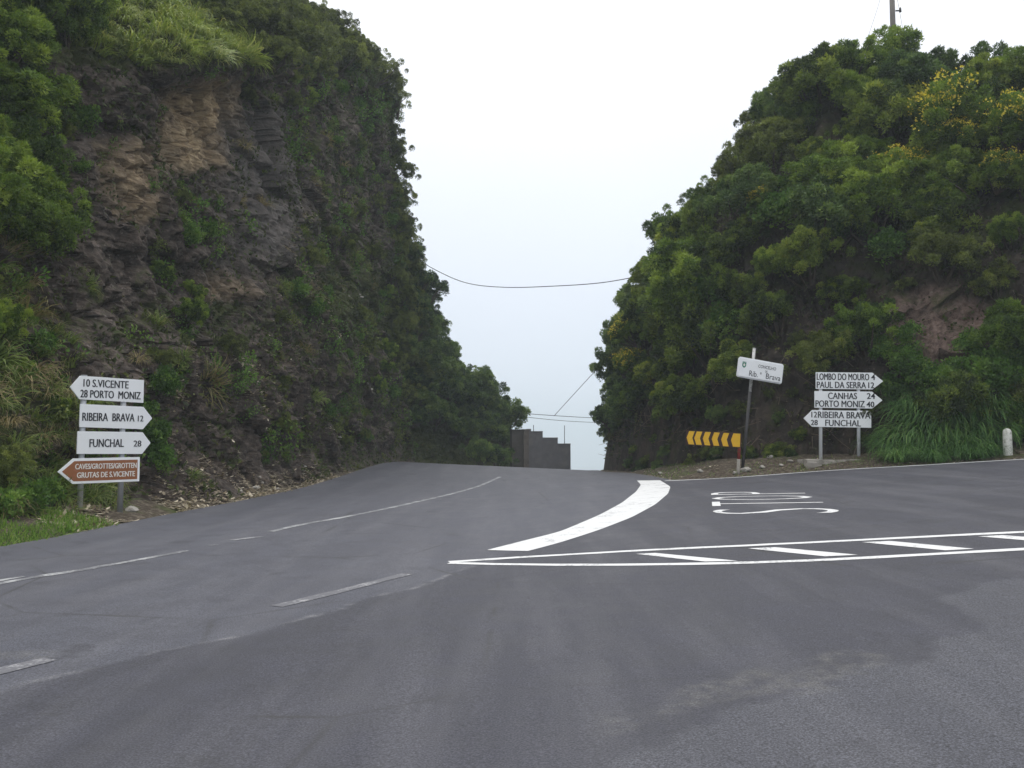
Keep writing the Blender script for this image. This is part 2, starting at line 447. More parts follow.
# travelling from the far right towards the gap the hill lies on the right-hand side (+normal)
ROAD_R = offset_poly(right_pts, .25)
HB_off = [1.5 + .0] * len(right_pts)
for i, p in enumerate(right_pts):
    HB_off[i] = float(np.interp(p[1], [10, 24, 27, 31, 36, 80], [1.9, 1.7, 1.6, .9, .55, .8])) + (.7 if p[0] < 7.2 and p[1] < 28 else 0)
HILL_BASE = [(35.3, 10.5), (22.25, 17.8), (13.54, 22.64), (11.7, 23.75), (9.7, 25.0), (8.3, 25.75), (7.4, 26.5), (6.6, 27.7), (5.9, 29.3), (5.45, 31.5), (5.0, 35), (4.8, 42), (5.2, 47.9), (6.6, 53.8), (9.6, 59.6), (14.5, 65.5), (24.5, 73.4)]
LEFT_ROAD = [(-9.2, -3), (-8.4, 7), (-7.85, 11.5), (-7.5, 14), (-7.4, 18), (-7.15, 22), (-6.95, 28), (-6.7, 36), (-6.45, 44), (-5.2, 49), (-2.6, 52.2), (1.2, 55.3), (6, 59.3), (14, 65), (24, 72)]
CLIFF_BASE = [(-12.5, -4), (-10.6, 5), (-9.8, 10), (-9.35, 14), (-8.9, 18), (-8.25, 24), (-7.7, 30), (-7.3, 38), (-7.0, 44), (-6.4, 49.3), (-3.7, 53.0), (1.0, 56.6), (6, 60.6), (14, 66.3), (24, 73.5)]

def dist_poly(P, poly):
    """signed distance to an open polyline: positive on its right-hand side"""
    P = np.asarray(P, float); best = np.full(len(P), 1e9); sg = np.ones(len(P))
    for a, b_ in zip(poly[:-1], poly[1:]):
        a = np.array(a[:2], float); b_ = np.array(b_[:2], float); ab = b_ - a
        t = np.clip(((P - a) @ ab) / (ab @ ab), 0, 1)
        q = P - (a + t[:, None] * ab); d = np.hypot(q[:, 0], q[:, 1])
        cr = ab[0] * (P[:, 1] - a[1]) - ab[1] * (P[:, 0] - a[0])
        upd = d < best - 1e-9
        best = np.where(upd, d, best); sg = np.where(upd, np.where(cr < 0, 1, -1), sg)
    return best * sg

# ------------------------------------------------------------------ ground sheet
def axis(segs):
    out = []
    for a, b_, st in segs:
        out.append(np.arange(a, b_ - 1e-6, st))
    out.append(np.array([segs[-1][1]])); return np.concatenate(out)
xs = axis([(-3000, -400, 260), (-400, -60, 34), (-60, -14, 2), (-14, 34, .2), (34, 60, 2), (60, 400, 34), (400, 3000, 260)])
ys = axis([(-400, -40, 40), (-40, 2, 3), (2, 60, .2), (60, 110, 2), (110, 600, 25), (600, 4000, 170)])
X, Y = np.meshgrid(xs, ys)
P2 = np.stack([X.ravel(), Y.ravel()], 1)
Z = g(P2[:, 0], P2[:, 1])
dr = dist_poly(P2, ROAD_R); dl = -dist_poly(P2, LEFT_ROAD)       # outside when positive
out_d = np.maximum(dr, dl)
near = (P2[:, 1] < 75) & (P2[:, 1] > -30) & (np.abs(P2[:, 0]) < 45)
P3 = np.stack([P2[:, 0], P2[:, 1], np.zeros(len(P2))], 1)
bumpy = .05 * fbm(P3 * 1.3, 4, 3) + .03 * fbm(P3 * 4, 3, 5)
Z = Z - np.where(near, .06, .03) + np.where(near, (.10 + bumpy) * sstep(-.05, .35, out_d) + .22 * np.clip(out_d - .3, 0, 1.6), 0)
Z = Z + np.where(near, 0, sstep(100, 500, P2[:, 1]) * 12 * fbm(P3 * .004, 4, 9))
nx, ny = len(xs), len(ys)
idx = np.arange(nx * ny).reshape(ny, nx)
FQ = np.stack([idx[:-1, :-1].ravel(), idx[:-1, 1:].ravel(), idx[1:, 1:].ravel(), idx[1:, :-1].ravel()], 1)
ground = link('ground', np_mesh('ground', np.stack([P2[:, 0], P2[:, 1], Z], 1), FQ, M['terrain'], smooth=True))
tag(ground, kind='structure')
GROUND_BVH = BVHTree.FromObject(ground, bpy.context.evaluated_depsgraph_get())

# ------------------------------------------------------------------ road sheet
SEAM_PX = [(-60, 706), (0, 692), (60, 678), (120, 664), (200, 645), (250, 634), (300, 621), (370, 599), (450, 576), (487, 561)]
SEAM = [(p.x, p.y) for p in (hit(*q) for q in SEAM_PX)]
SEAM_EXT = [(SEAM[0][0] - 12, SEAM[0][1] - 3)] + SEAM + [(1.2, 15), (3.0, 20), (4.5, 26), (4.6, 60)]
COARSE_PX = [(1060, 574), (1000, 581), (962, 588), (938, 600), (948, 616), (957, 632), (940, 645), (900, 660), (845, 679), (790, 697), (735, 714), (690, 728), (640, 752), (600, 775)]
COARSE = [(p.x, p.y) for p in (hit(*q) for q in COARSE_PX)]
COARSE = [(COARSE[0][0] + 10, COARSE[0][1] + .5)] + COARSE + [(COARSE[-1][0] - .8, COARSE[-1][1] - 3)]
SCUFFS_PX = [[(628, 726), (665, 712), (710, 701), (765, 689)], [(848, 659), (875, 668), (903, 681)], [(730, 684), (790, 682), (850, 672)], [(760, 690), (815, 690)],
             [(700, 690), (725, 682), (760, 680)], [(0, 655), (60, 655)], [(600, 740), (640, 722)], [(830, 676), (870, 674)]]
yr = axis([(-6, 3, .5), (3, 14, .07), (14, 24, .12), (24, 48, .25), (48, 70, .6)])
cr_ = np.linspace(0, 1, 460) ** 1.0
def x_of_y(poly, y):                       # poly monotone in y
    q = sorted(poly, key=lambda p: p[1]); return np.interp(y, [p[1] for p in q], [p[0] for p in q])
xl = x_of_y(LEFT_ROAD, yr)
rr = [p for p in ROAD_R]
xr = x_of_y(rr, yr)
ymin = min(p[1] for p in rr); xmax = max(p[0] for p in rr)
xr = np.where(yr < ymin, np.interp(ymin, [p[1] for p in sorted(rr, key=lambda p: p[1])], [p[0] for p in sorted(rr, key=lambda p: p[1])]), xr)
# columns are packed towards x -9..9 where the camera stands
XX = xl[:, None] + np.minimum(xr - xl, 17)[:, None] * np.minimum(cr_ / .85, 1)[None, :] + np.maximum(xr - xl - 17, 0)[:, None] * np.maximum((cr_ - .85) / .15, 0)[None, :]
YY = np.repeat(yr[:, None], len(cr_), 1)
# where the side of the row equals the road edge for wide rows both edges hold; last column sits on the edge
XX[:, -1] = xr
RP = np.stack([XX.ravel(), YY.ravel()], 1)
RZ = g(RP[:, 0], RP[:, 1]) + .004
RP3 = np.stack([RP[:, 0], RP[:, 1], np.zeros(len(RP))], 1)
w1 = .26 * fbm(RP3 * 1.1, 6, 21, .62); w2 = .42 * fbm(RP3 * 1.5, 6, 31, .62)
ds = dist_poly(RP, SEAM_EXT)
newer = sstep(-.05, .06, ds + w1 * .6)
ds_in = dist_poly(RP, SEAM)
seam = np.exp(-((ds_in + w1 * .6) / .035) ** 2) * (np.abs(ds_in) < 1)
dc = dist_poly(RP, COARSE)
coarse = sstep(-.04, .06, -dc + w2 * .8)
scuff = np.zeros(len(RP))
for s_ in SCUFFS_PX:
    q = [(p.x, p.y) for p in (hit(*z) for z in s_)]
    d_ = np.abs(dist_poly(RP, q))
    scuff = np.maximum(scuff, np.exp(-((d_ + .25 * fbm(RP3 * 2.5, 4, 41)) / .085) ** 2))
edge_dust = np.maximum(np.exp(-np.maximum(dist_poly(RP, LEFT_ROAD) + .1 * 0, 0) / .22), np.exp(-np.maximum(-dist_poly(RP, ROAD_R), 0) / .18))
scuff = np.maximum(scuff, .7 * edge_dust)
nr, nc = len(yr), len(cr_)
idx = np.arange(nr * nc).reshape(nr, nc)
FQ = np.stack([idx[:-1, :-1].ravel(), idx[:-1, 1:].ravel(), idx[1:, 1:].ravel(), idx[1:, :-1].ravel()], 1)
road = link('road', np_mesh('road', np.stack([RP[:, 0], RP[:, 1], RZ], 1), FQ, M['asphalt'],
            dict(newer=newer, coarse=coarse, scuff=scuff, seam=seam), True))
tag(road, kind='structure')

# ------------------------------------------------------------------ road markings
def resample(pts, step):
    pts = [Vector((p[0], p[1])) for p in pts]; out = [pts[0]]
    for a, b_ in zip(pts[:-1], pts[1:]):
        n = max(1, int((b_ - a).length / step))
        for k in range(1, n + 1): out.append(a.lerp(b_, k / n))
    return out
def smooth_pts(px, step=.25):
    w = [hit(*p) for p in px]
    pts = resample([(p.x, p.y) for p in w], step)
    for _ in range(6):
        pts = [pts[0]] + [(pts[i - 1] + pts[i] * 2 + pts[i + 1]) / 4 for i in range(1, len(pts) - 1)] + [pts[-1]]
    return pts
def strip(name, left, right, mat, lift=.0085):
    n = min(len(left), len(right)); V = []; Fc = []
    m = 4
    for i in range(n):
        for k in range(m + 1):
            p = left[i].lerp(right[i], k / m); V.append((p.x, p.y, gz(p.x, p.y) + lift))
    for i in range(n - 1):
        for k in range(m): Fc.append((i * (m + 1) + k, i * (m + 1) + k + 1, (i + 1) * (m + 1) + k + 1, (i + 1) * (m + 1) + k))
    me = np_mesh(name, V, Fc, mat)
    bm = bmesh.new(); bm.from_mesh(me)
    if sum(f.normal.z for f in bm.faces) < 0: bmesh.ops.reverse_faces(bm, faces=bm.faces)
    bm.to_mesh(me); bm.free()
    return tag(link(name, me), kind='structure')
def line(name, px, width, mat, jitter=.0, lift=.0085):
    pts = smooth_pts(px); L, Rr = [], []
    for i, p in enumerate(pts):
        t = (pts[min(i + 1, len(pts) - 1)] - pts[max(i - 1, 0)]).normalized(); nn = Vector((-t.y, t.x))
        j1, j2 = random.uniform(-jitter, jitter), random.uniform(-jitter, jitter)
        L.append(p + nn * (width / 2 + j1)); Rr.append(p - nn * (width / 2 + j2))
    return strip(name, L, Rr, mat, lift)
def band(name, lpx, rpx, mat, n=60):
    def eq(px):
        w = [Vector((p.x, p.y)) for p in (hit(*q) for q in px)]
        pts = resample(w, .05)
        for _ in range(40): pts = [pts[0]] + [(pts[i - 1] + pts[i] * 2 + pts[i + 1]) / 4 for i in range(1, len(pts) - 1)] + [pts[-1]]
        cum = [0]
        for a, b_ in zip(pts[:-1], pts[1:]): cum.append(cum[-1] + (b_ - a).length)
        tt = np.linspace(0, cum[-1], n)
        return [Vector((np.interp(t, cum, [p.x for p in pts]), np.interp(t, cum, [p.y for p in pts]))) for t in tt]
    return strip(name, eq(lpx), eq(rpx), mat)
line('edge_line_marking', EDGE_PX, .15, M['paint'], .012)
band('stop_line_marking', [(487, 550.5), (520, 542), (560, 532), (600, 515), (622, 503), (636, 492), (641, 485), (637, 480.8)],
     [(528, 551.5), (560, 543), (600, 530), (632, 517.5), (655, 505), (668, 494), (670.5, 487), (660, 480.5)], M['paint'])
line('hatching_outline_marking', [(449, 562.5), (520, 557), (640, 550.5), (770, 545), (900, 538.5), (1024, 532.5), (1100, 529), (1250, 522), (1400, 515)], .15, M['paint'], .008)
line('hatching_outline_marking', [(449, 563.5), (520, 564.8), (640, 565), (730, 564), (830, 560.5), (930, 555), (1024, 549.5), (1100, 546), (1250, 539), (1400, 532)], .15, M['paint'], .008)
for q in ([(636, 554.5), (655, 553.5), (738, 561.5), (705, 562.2)], [(748, 549), (775, 547.8), (858, 555.5), (825, 557)],
          [(862, 542.8), (890, 541.6), (974, 549.5), (945, 551)], [(978, 537), (1003, 535.8), (1090, 542.5), (1062, 544)],
          [(1095, 531.5), (1122, 530.3), (1207, 537.5), (1179, 539)], [(1212, 526), (1240, 524.8), (1324, 531.6), (1296, 533)]):
    band('hatching_bar_marking', [q[0], q[3]], [q[1], q[2]], M['paint'], 16)
# worn lines of the main road
line('worn_lane_line_marking', [(-40, 592), (0, 582.5), (45, 576), (90, 569.5), (140, 560), (186, 551)], .13, M['paint_worn'], .02)
line('worn_lane_line_marking', [(-40, 588), (0, 580.5), (24, 577)], .10, M['paint_worn'], .02)
line('worn_lane_line_marking', [(208, 546), (216, 545)], .13, M['paint_thin'], .03)
line('worn_lane_line_marking', [(232, 540.5), (262, 537)], .15, M['paint_thin'], .03)
line('worn_lane_line_marking', [(270, 532), (300, 525), (350, 516.5), (400, 506), (450, 494.5), (480, 486), (500, 477)], .14, M['paint_worn'], .012)
line('worn_dash_marking', [(276, 607), (320, 597), (365, 585), (407, 574.5)], .17, M['paint_thin'], .02)
line('worn_dash_marking', [(-60, 686), (0, 671), (50, 660)], .16, M['paint_thin'], .02)
# STOP lettering, read by traffic coming down the side road
A = hit(713, 514.5); B = hit(843, 513); C_ = hit(801, 491.3); D_ = hit(711, 492.8)
tv, tf = [], []
for ch, (s0, s1) in zip('STOP', ((0, .17), (.31, .50), (.57, .76), (.86, 1.0))):
    cv_, cf_ = text_verts(ch, -.018)
    tf += [tuple(i + len(tv) for i in f) for f in cf_]; tv += [(s0 + q * (s1 - s0), t_) for q, t_ in cv_]
me = bpy.data.meshes.new('stop_lettering_marking')
def mapq(s, t):      # s along reading (near to far), t up the letter (right to left)
    b0 = B.lerp(C_, s); t0 = A.lerp(D_, s); p = b0.lerp(t0, t); return p
me.from_pydata([tuple(mapq(s, t)) for s, t in tv], [], tf); me.update()
bm = bmesh.new(); bm.from_mesh(me); bmesh.ops.triangulate(bm, faces=bm.faces)
for _ in range(3):
    lg = [e for e in bm.edges if e.calc_length() > .35]
    if lg: bmesh.ops.subdivide_edges(bm, edges=lg, cuts=1)
    bmesh.ops.triangulate(bm, faces=[f for f in bm.faces if len(f.verts) > 3])
for v in bm.verts: v.co.z = gz(v.co.x, v.co.y) + .0085
for f in bm.faces:
    f.normal_update()
    if f.normal.z < 0: f.normal_flip()
bm.to_mesh(me); bm.free(); me.materials.append(M['paint'])
tag(link('stop_lettering_marking', me), kind='structure')

# ------------------------------------------------------------------ left cliff
cb = np.array([(p[0], p[1]) for p in CLIFF_BASE])
seg = np.hypot(*np.diff(cb, axis=0).T); cum = np.concatenate([[0], np.cumsum(seg)])
S = cum[-1]
Yk = [-4, 5, 10, 14, 18, 24, 30, 38, 44, 47.3, 49.0, 50.5, 53, 55.9, 57.2, 66, 74]
Hk = [8, 9, 9, 9.3, 10.4, 12.8, 15.6, 19.0, 21.3, 21.6, 17.5, 12.0, 8.3, 3.6, .5, .1, 0]
Kk = [.75, .72, .70, .66, .44, .20, .12, .08, .05, .03, .03, .06, .2, .3, .3, .3, .3]
Sl = [.8, .8, .8, .8, .8, .8, .8, .75, .6, .45, .25, .1, .0, -.1, -.1, -.1, -.1]
sgrid = np.concatenate([np.arange(0, 12, .3), np.arange(12, 62, .085), np.arange(62, S, .4)])
bx = np.interp(sgrid, cum, cb[:, 0]); by = np.interp(sgrid, cum, cb[:, 1])
for arr in (bx, by):
    k = np.ones(41) / 41
    arr[:] = np.convolve(np.pad(arr, 20, mode='edge'), k, 'valid') if True else arr
tx = np.gradient(bx, sgrid); ty = np.gradient(by, sgrid); tl = np.hypot(tx, ty); tx /= tl; ty /= tl
for _ in range(3):
    tx = np.convolve(np.pad(tx, 12, mode='edge'), np.ones(25) / 25, 'valid'); ty = np.convolve(np.pad(ty, 12, mode='edge'), np.ones(25) / 25, 'valid')
tl = np.hypot(tx, ty); rx, ry = ty / tl, -tx / tl        # towards the road
Hs = np.interp(by, Yk, Hk); Ks = np.interp(by, Yk, Kk); Ss = np.interp(by, Yk, Sl)
N1, N2 = 230, 46
tt = np.concatenate([np.linspace(0, 1, N1), 1 + np.linspace(0, 1, N2 + 1)[1:] ** 1.3])
T, Sg = np.meshgrid(tt, sgrid)
Hc = Hs[:, None]; ft = np.minimum(T, 1); r_ = np.maximum(T - 1, 0) * 15
h = -.5 + (Hc + .5) * ft
hp = np.maximum(h, 0)
bell = np.exp(-((by - 27) / 5.0) ** 2)[:, None]
setb = Ks[:, None] * hp - .55 * np.exp(-hp / .55)
setb = setb + .9 * bell * sstep(3.6, 5.5, hp) - 1.1 * np.exp(-((by - 27) / 4.5) ** 2)[:, None] * sstep(Hc - 1.6, Hc - .3, hp)
# lower block that stands out beside the signpost, and a recess above it
setb = setb - .55 * np.exp(-((by - 22) / 2.6) ** 2)[:, None] * (1 - sstep(3.0, 4.6, hp))
setb = setb + r_ * .8
zz = h + r_ * Ss[:, None] * .9
gbase = g(bx, by)[:, None]
PX = bx[:, None] - rx[:, None] * setb; PY = by[:, None] - ry[:, None] * setb; PZ = gbase + zz
P = np.stack([PX.ravel(), PY.ravel(), PZ.ravel()], 1)
disp = .75 * fbm(P * .16, 3, 51) + .42 * ridged(P * np.array([.5, .5, .62]), 4, 61) + .15 * fbm(P * 1.6, 4, 71) + .10 * ridged(P * np.array([2.4, 2.4, 2.0]), 3, 81) + .05 * fbm(P * 7, 2, 83)
# blocky bedding: quantised steps along tilted layers
bed = (P[:, 2] * .9 + P[:, 1] * .42 - P[:, 0] * .2) * 2.3 + 1.2 * fbm(P * .5, 3, 88)
disp += .02 * (np.abs((bed % 1) - .5) * 2 - .5)
ca, sa = math.cos(.45), math.sin(.45)
PR = np.stack([P[:, 0], P[:, 1] * ca + P[:, 2] * sa, -P[:, 1] * sa + P[:, 2] * ca], 1) + .25 * np.stack([fbm(P * .8, 2, 84), fbm(P * .8, 2, 85), fbm(P * .8, 2, 86)], 1)
v1, e1 = cells(PR * np.array([.55, .60, .45]), 301, tilt=.9)
v2, e2 = cells(PR * np.array([1.7, 1.9, 1.5]), 311, tilt=1.0)
disp += .50 * v1 + .13 * v2 + .09 * fbm(P * 3.6, 4, 87) - .10 * np.exp(-(e2 / .09) ** 2) - .16 * np.exp(-(e1 / .07) ** 2)
amp = (np.interp(by, [-4, 14, 20, 47, 52, 60], [.5, .55, 1, 1, .6, .12])[:, None] * (1 - .3 * sstep(1, 1.1, T)) * (.35 + .65 * sstep(0, 1.2, hp))).ravel()
disp *= amp
nrm_x = np.repeat(rx[:, None], T.shape[1], 1).ravel(); nrm_y = np.repeat(ry[:, None], T.shape[1], 1).ravel()
P[:, 0] += nrm_x * disp; P[:, 1] += nrm_y * disp; P[:, 2] += disp * .25 * sstep(.9, 1.1, T).ravel()
YB = np.repeat(by[:, None], T.shape[1], 1).ravel(); HP = hp.ravel(); TT = T.ravel(); HH = np.repeat(Hs[:, None], T.shape[1], 1).ravel()
def pxs(P):
    q = P - np.array([0, 0, EYE]); dep = q[:, 1] * cp + q[:, 2] * sp
    dep = np.where(dep < .1, .1, dep)
    return 512 + F * q[:, 0] / dep, 384 - F * (-q[:, 1] * sp + q[:, 2] * cp) / dep
relh = HP / HH
och = np.exp(-(((YB - 27.6) / 1.9) ** 2)) * sstep(.70, .77, relh) * (1 - sstep(.9, .97, relh)) + .55 * np.exp(-(((YB - 23.4) / 1.0) ** 2)) * sstep(.58, .64, relh) * (1 - sstep(.74, .84, relh))
och += .45 * np.exp(-(((YB - 27.4) / 1.2) ** 2)) * sstep(.40, .44, relh) * (1 - sstep(.47, .52, relh)) * .8
och = np.clip(och * 1.4 + .55 * fbm(P * .9, 4, 91) - .15, 0, 1) * (TT < 1.0) * (och > .05)
grey = np.clip(np.exp(-(((YB - 31) / 2.8) ** 2)) * sstep(.45, .55, relh) * (1 - sstep(.82, .92, relh)) * 1.3 + .4 * fbm(P * .5, 3, 95) - .1, 0, 1)
moss = .27 + .62 * (1 - sstep(15, 19.5, YB)) + .55 * sstep(.93, 1.0, relh) + .9 * sstep(1.0, 1.05, TT) + .22 * sstep(28, 40, YB) + .5 * sstep(48, 52, YB)
moss += .28 * np.exp(-((relh - .40) / .10) ** 2) * sstep(18, 20, YB)
moss = moss - .45 * och
ns, ntt = T.shape
idx = np.arange(ns * ntt).reshape(ns, ntt)
FQ = np.stack([idx[:-1, :-1].ravel(), idx[:-1, 1:].ravel(), idx[1:, 1:].ravel(), idx[1:, :-1].ravel()], 1)
cl_me = np_mesh('cliff', P, FQ[:, ::-1], M['rock'], dict(ochre=och, moss=moss, greyface=grey), False)
cliff = tag(link('cliff', cl_me), kind='structure')
PC = P.reshape(ns, ntt, 3); TC = T

# ------------------------------------------------------------------ right hill
hx = axis([(2.5, 26, .16), (26, 60, .8)]); hy = axis([(10, 50, .16), (50, 90, .6)])
HX, HY = np.meshgrid(hx, hy)
Q = np.stack([HX.ravel(), HY.ravel()], 1)
d = dist_poly(Q, HILL_BASE)
Q3 = np.stack([Q[:, 0], Q[:, 1], np.zeros(len(Q))], 1)
d = d + .30 * fbm(Q3 * .5, 3, 101) + .03 * fbm(Q3 * 2.2, 2, 103)
left = sstep(26, 33, Q[:, 1]) * (1 - sstep(8, 14, Q[:, 0]))
bank_h = 2.3 + 4.4 * left
face = 1.0 + .5 * left
rise = bank_h * np.clip(d / face, 0, 1) ** .8 + (1.6 + 1.3 * left) * np.maximum(d - face * .8, 0)
cap = np.interp(Q[:, 0], [3, 4.4, 5.2, 6.2, 7.0, 8.6, 9.8, 10.7, 11.8, 12.6, 14, 16, 20, 25, 60], [5, 7.0, 8.3, 9.3, 9.6, 10.5, 11.0, 11.7, 14.3, 15.5, 14.9, 13.3, 11.6, 10.5, 9])
cap = cap - .30 * np.maximum(Q[:, 1] - 35, 0)
rise = -np.log(np.exp(-rise / .9) + np.exp(-cap / .9)) * .9
rz = g(Q[:, 0], Q[:, 1]) - .35
Zh = np.where(d > 0, rz + rise + .40, rz + d * .5)
Zh = Zh + np.where(d > .3, .35 * fbm(Q3 * .7, 4, 107) + .10 * ridged(Q3 * 2.5, 3, 109), 0)
VH = np.stack([Q[:, 0], Q[:, 1], Zh], 1)
cv, ce = cells(VH * np.array([.9, .9, 1.3]), 321, tilt=.9); cv2, ce2 = cells(VH * np.array([2.3, 2.3, 3.0]), 331, tilt=.9)
am = sstep(.1, .6, d)
VH[:, 0] += am * (.30 * fbm(VH * .8, 3, 113) - .35 * cv * left - .12 * cv2 * left); VH[:, 1] += am * (.22 * fbm(VH * .9, 3, 115) - .30 * cv * (1 - left) - .14 * cv2 * (1 - left))
keep = (d > -1.2).reshape(HX.shape)
idx = np.arange(len(Q)).reshape(HX.shape)
kq = keep[:-1, :-1] & keep[:-1, 1:] & keep[1:, 1:] & keep[1:, :-1]
FQ = np.stack([idx[:-1, :-1][kq], idx[:-1, 1:][kq], idx[1:, 1:][kq], idx[1:, :-1][kq]], 1)
used = np.unique(FQ); remap = np.full(len(Q), -1); remap[used] = np.arange(len(used))
VHu = VH[used]; FQ = remap[FQ]
du = d[used]
# broken reddish face: found where the sight line through it meets the slope
tmp = np_mesh('tmp', VHu, FQ); 
bmt = bmesh.new(); bmt.from_mesh(tmp); HILL_BVH = BVHTree.FromBMesh(bmt); bmt.free(); bpy.data.meshes.remove(tmp)
def cast(bvh, u, v):
    l, n, i, dd_ = bvh.ray_cast(CAM, ray(u, v).normalized(), 300); return l, n
RED = [cast(HILL_BVH, u, v)[0] for u, v in ((925, 318), (950, 345), (930, 345), (965, 325), (940, 368))]
RED = [p for p in RED if p]
redm = np.zeros(len(VHu))
for p in RED: redm = np.maximum(redm, np.exp(-(np.linalg.norm(VHu - np.array(p), axis=1) / 1.0) ** 2))
redm = np.clip(redm * 1.4 + .6 * fbm(VHu * .9, 3, 111) * (redm > .1), 0, 1)
hill = tag(link('hill', np_mesh('hill', VHu, FQ, M['soil'], dict(redrock=redm, moss=.25 * sstep(1.5, 3, du)), False)), kind='structure')
dg = bpy.context.evaluated_depsgraph_get(); dg.update()
CLIFF_BVH = BVHTree.FromObject(cliff, dg)

# ------------------------------------------------------------------ foliage generators
def unit(v): return v / np.maximum(np.linalg.norm(v, axis=1, keepdims=True), 1e-9)
def spray(cent, rad, tint, n, width, up=.5, inner=.3, rng=RNG, flat=0, ttn=.12, shape='tri'):
    """pom-pom of narrow pointed sprays round each centre"""
    k = len(cent); C = np.repeat(cent, n, 0); Rd = np.repeat(rad, n)[:, None]
    dr_ = unit(unit(rng.normal(size=(k * n, 3))) + np.array([0, 0, up]))
    a = C + dr_ * Rd * (inner + .45 * rng.random((k * n, 1)) ** .6)
    ln = Rd * (.22 + .24 * rng.random((k * n, 1)))
    bend = unit(dr_ * .8 + .75 * rng.normal(size=dr_.shape) + np.array([0, 0, .3]))
    tip = a + bend * ln
    side = unit(np.cross(bend, rng.normal(size=bend.shape))) * width * (.6 + .8 * rng.random((k * n, 1)))
    t = np.repeat(tint, n) + ttn * rng.normal(size=k * n)
    if shape == 'tri':
        V = np.stack([a - side / 2, a + side / 2, tip], 1).reshape(-1, 3); Fc = np.arange(len(V)).reshape(-1, 3); tv_ = np.repeat(t, 3)
    else:
        m = (a + tip) / 2
        V = np.stack([a, m + side / 2, tip, m - side / 2], 1).reshape(-1, 3); Fc = np.arange(len(V)).reshape(-1, 4); tv_ = np.repeat(t, 4)
    return V, Fc, np.clip(tv_, 0, 1)

def crown_centres(rng, R_, nt, sz=.85, lo=-.35, lumps=5):
    """uneven crown: tufts over a few overlapping lobes"""
    L = unit(rng.normal(size=(lumps, 3))); L[:, 2] = np.abs(L[:, 2]) * .9 - .15
    L = L * R_ * (.35 + .3 * rng.random((lumps, 1))); lr = R_ * (.42 + .3 * rng.random(lumps))
    w = rng.integers(0, lumps, nt)
    dd_ = unit(rng.normal(size=(nt, 3)) + np.array([0, 0, .35]))
    c = L[w] + dd_ * (lr[w] * (.55 + .5 * rng.random(nt)))[:, None]
    c[:, 2] *= sz
    c[:, 2] = np.maximum(c[:, 2], lo * R_)
    return c
def branches(rng, cent, base, n=6, r0=.05):
    m = MB()
    for k in range(n):
        c = cent[rng.integers(0, len(cent))]
        mid = (np.array(base) * .45 + c * .55) + rng.normal(size=3) * .08
        m.tube([base, tuple(mid), tuple(c)], [r0, r0 * .6, r0 * .2], 5)
    return m
def make_bush(name, seed, R_, nt, nb, tr, width, mats, up=.6, flowers=0, shape='tri', lumps=5, fmat=None, sz=.85):
    rng = np.random.default_rng(seed)
    c = crown_centres(rng, R_, nt, sz, lumps=lumps); c[:, 2] += R_ * .72
    rad = tr * (.7 + .6 * rng.random(nt))
    tint = np.clip(.43 + .26 * rng.normal(size=nt), .02, .98)
    V, Fc, T_ = spray(c, rad, tint, nb, width, up, rng=rng, shape=shape)
    fol = np_mesh('foliage', V, Fc, mats, dict(tint=T_))
    mb = branches(rng, c, (0, 0, -.25), 6, .045 * R_)
    br = bpy.data.meshes.new('branches'); br.from_pydata(mb.v, [], mb.f); br.materials.append(M['wood'])
    fl = None
    if flowers:
        order = np.argsort(-(c[:, 2] + .4 * rng.random(nt)))[:flowers]
        fv, ff, ftt = spray(c[order] + np.array([0, 0, .06]), rad[order] * .95, np.full(flowers, .5), 13, .048, .9, .7, rng, ttn=.25, shape='quad')
        fl = np_mesh('blossom', fv, ff, M['flower'], dict(tint=ftt))
    return (name, fol, br, fl)
def put_bush(proto, loc, scale=1, nrm=(0, 0, 1), lean=.35, label='', cat='bush', group=None, rot=None, sink=.1, name=None):
    pname, fol, br, fl = proto; name = name or pname
    up = (Vector((0, 0, 1)) * (1 - lean) + Vector(nrm) * lean).normalized()
    e = empty(name, label, cat, Vector(loc) - up * sink, group)
    q = Vector((0, 0, 1)).rotation_difference(up) @ Quaternion((0, 0, 1), random.uniform(0, 6.28) if rot is None else rot)
    e.rotation_mode = 'QUATERNION'; e.rotation_quaternion = q
    e.scale = (scale * random.uniform(.92, 1.1), scale * random.uniform(.92, 1.1), scale * random.uniform(.88, 1.15))
    link('foliage', fol, e); link('branches', br, e)
    if fl: link('blossom', fl, e)
    return e
HEATH = [make_bush('heath_bush', 200 + k, 1.0, 84, 190, .215, .036, M['heath'], .5, lumps=9) for k in range(6)]
HEATH_FAR = [make_bush('dull_heath', 220 + k, 1.0, 80, 160, .22, .042, M['heath_far'], .5, lumps=9) for k in range(4)]  # same heath in a duller leaf colour, no separate species
HEATH_BR = [make_bush('green_heath', 240 + k, 1.0, 88, 200, .21, .031, M['heath_bright'], .5, lumps=9) for k in range(4)]
OLIVE = [make_bush('olive_heath', 260 + k, .95, 88, 150, .18, .032, M['olive'], .5, lumps=8, sz=.7) for k in range(4)]
BROOM = [make_bush('broom_bush', 280 + k, 1.0, 80, 180, .215, .032, M['heath_bright'], .6, flowers=40, lumps=8) for k in range(3)]
LAUREL = [make_bush('leafy_shrub', 300 + k, .9, 36, 60, .34, .085, M['fern'], .5, shape='quad', lumps=5) for k in range(3)]

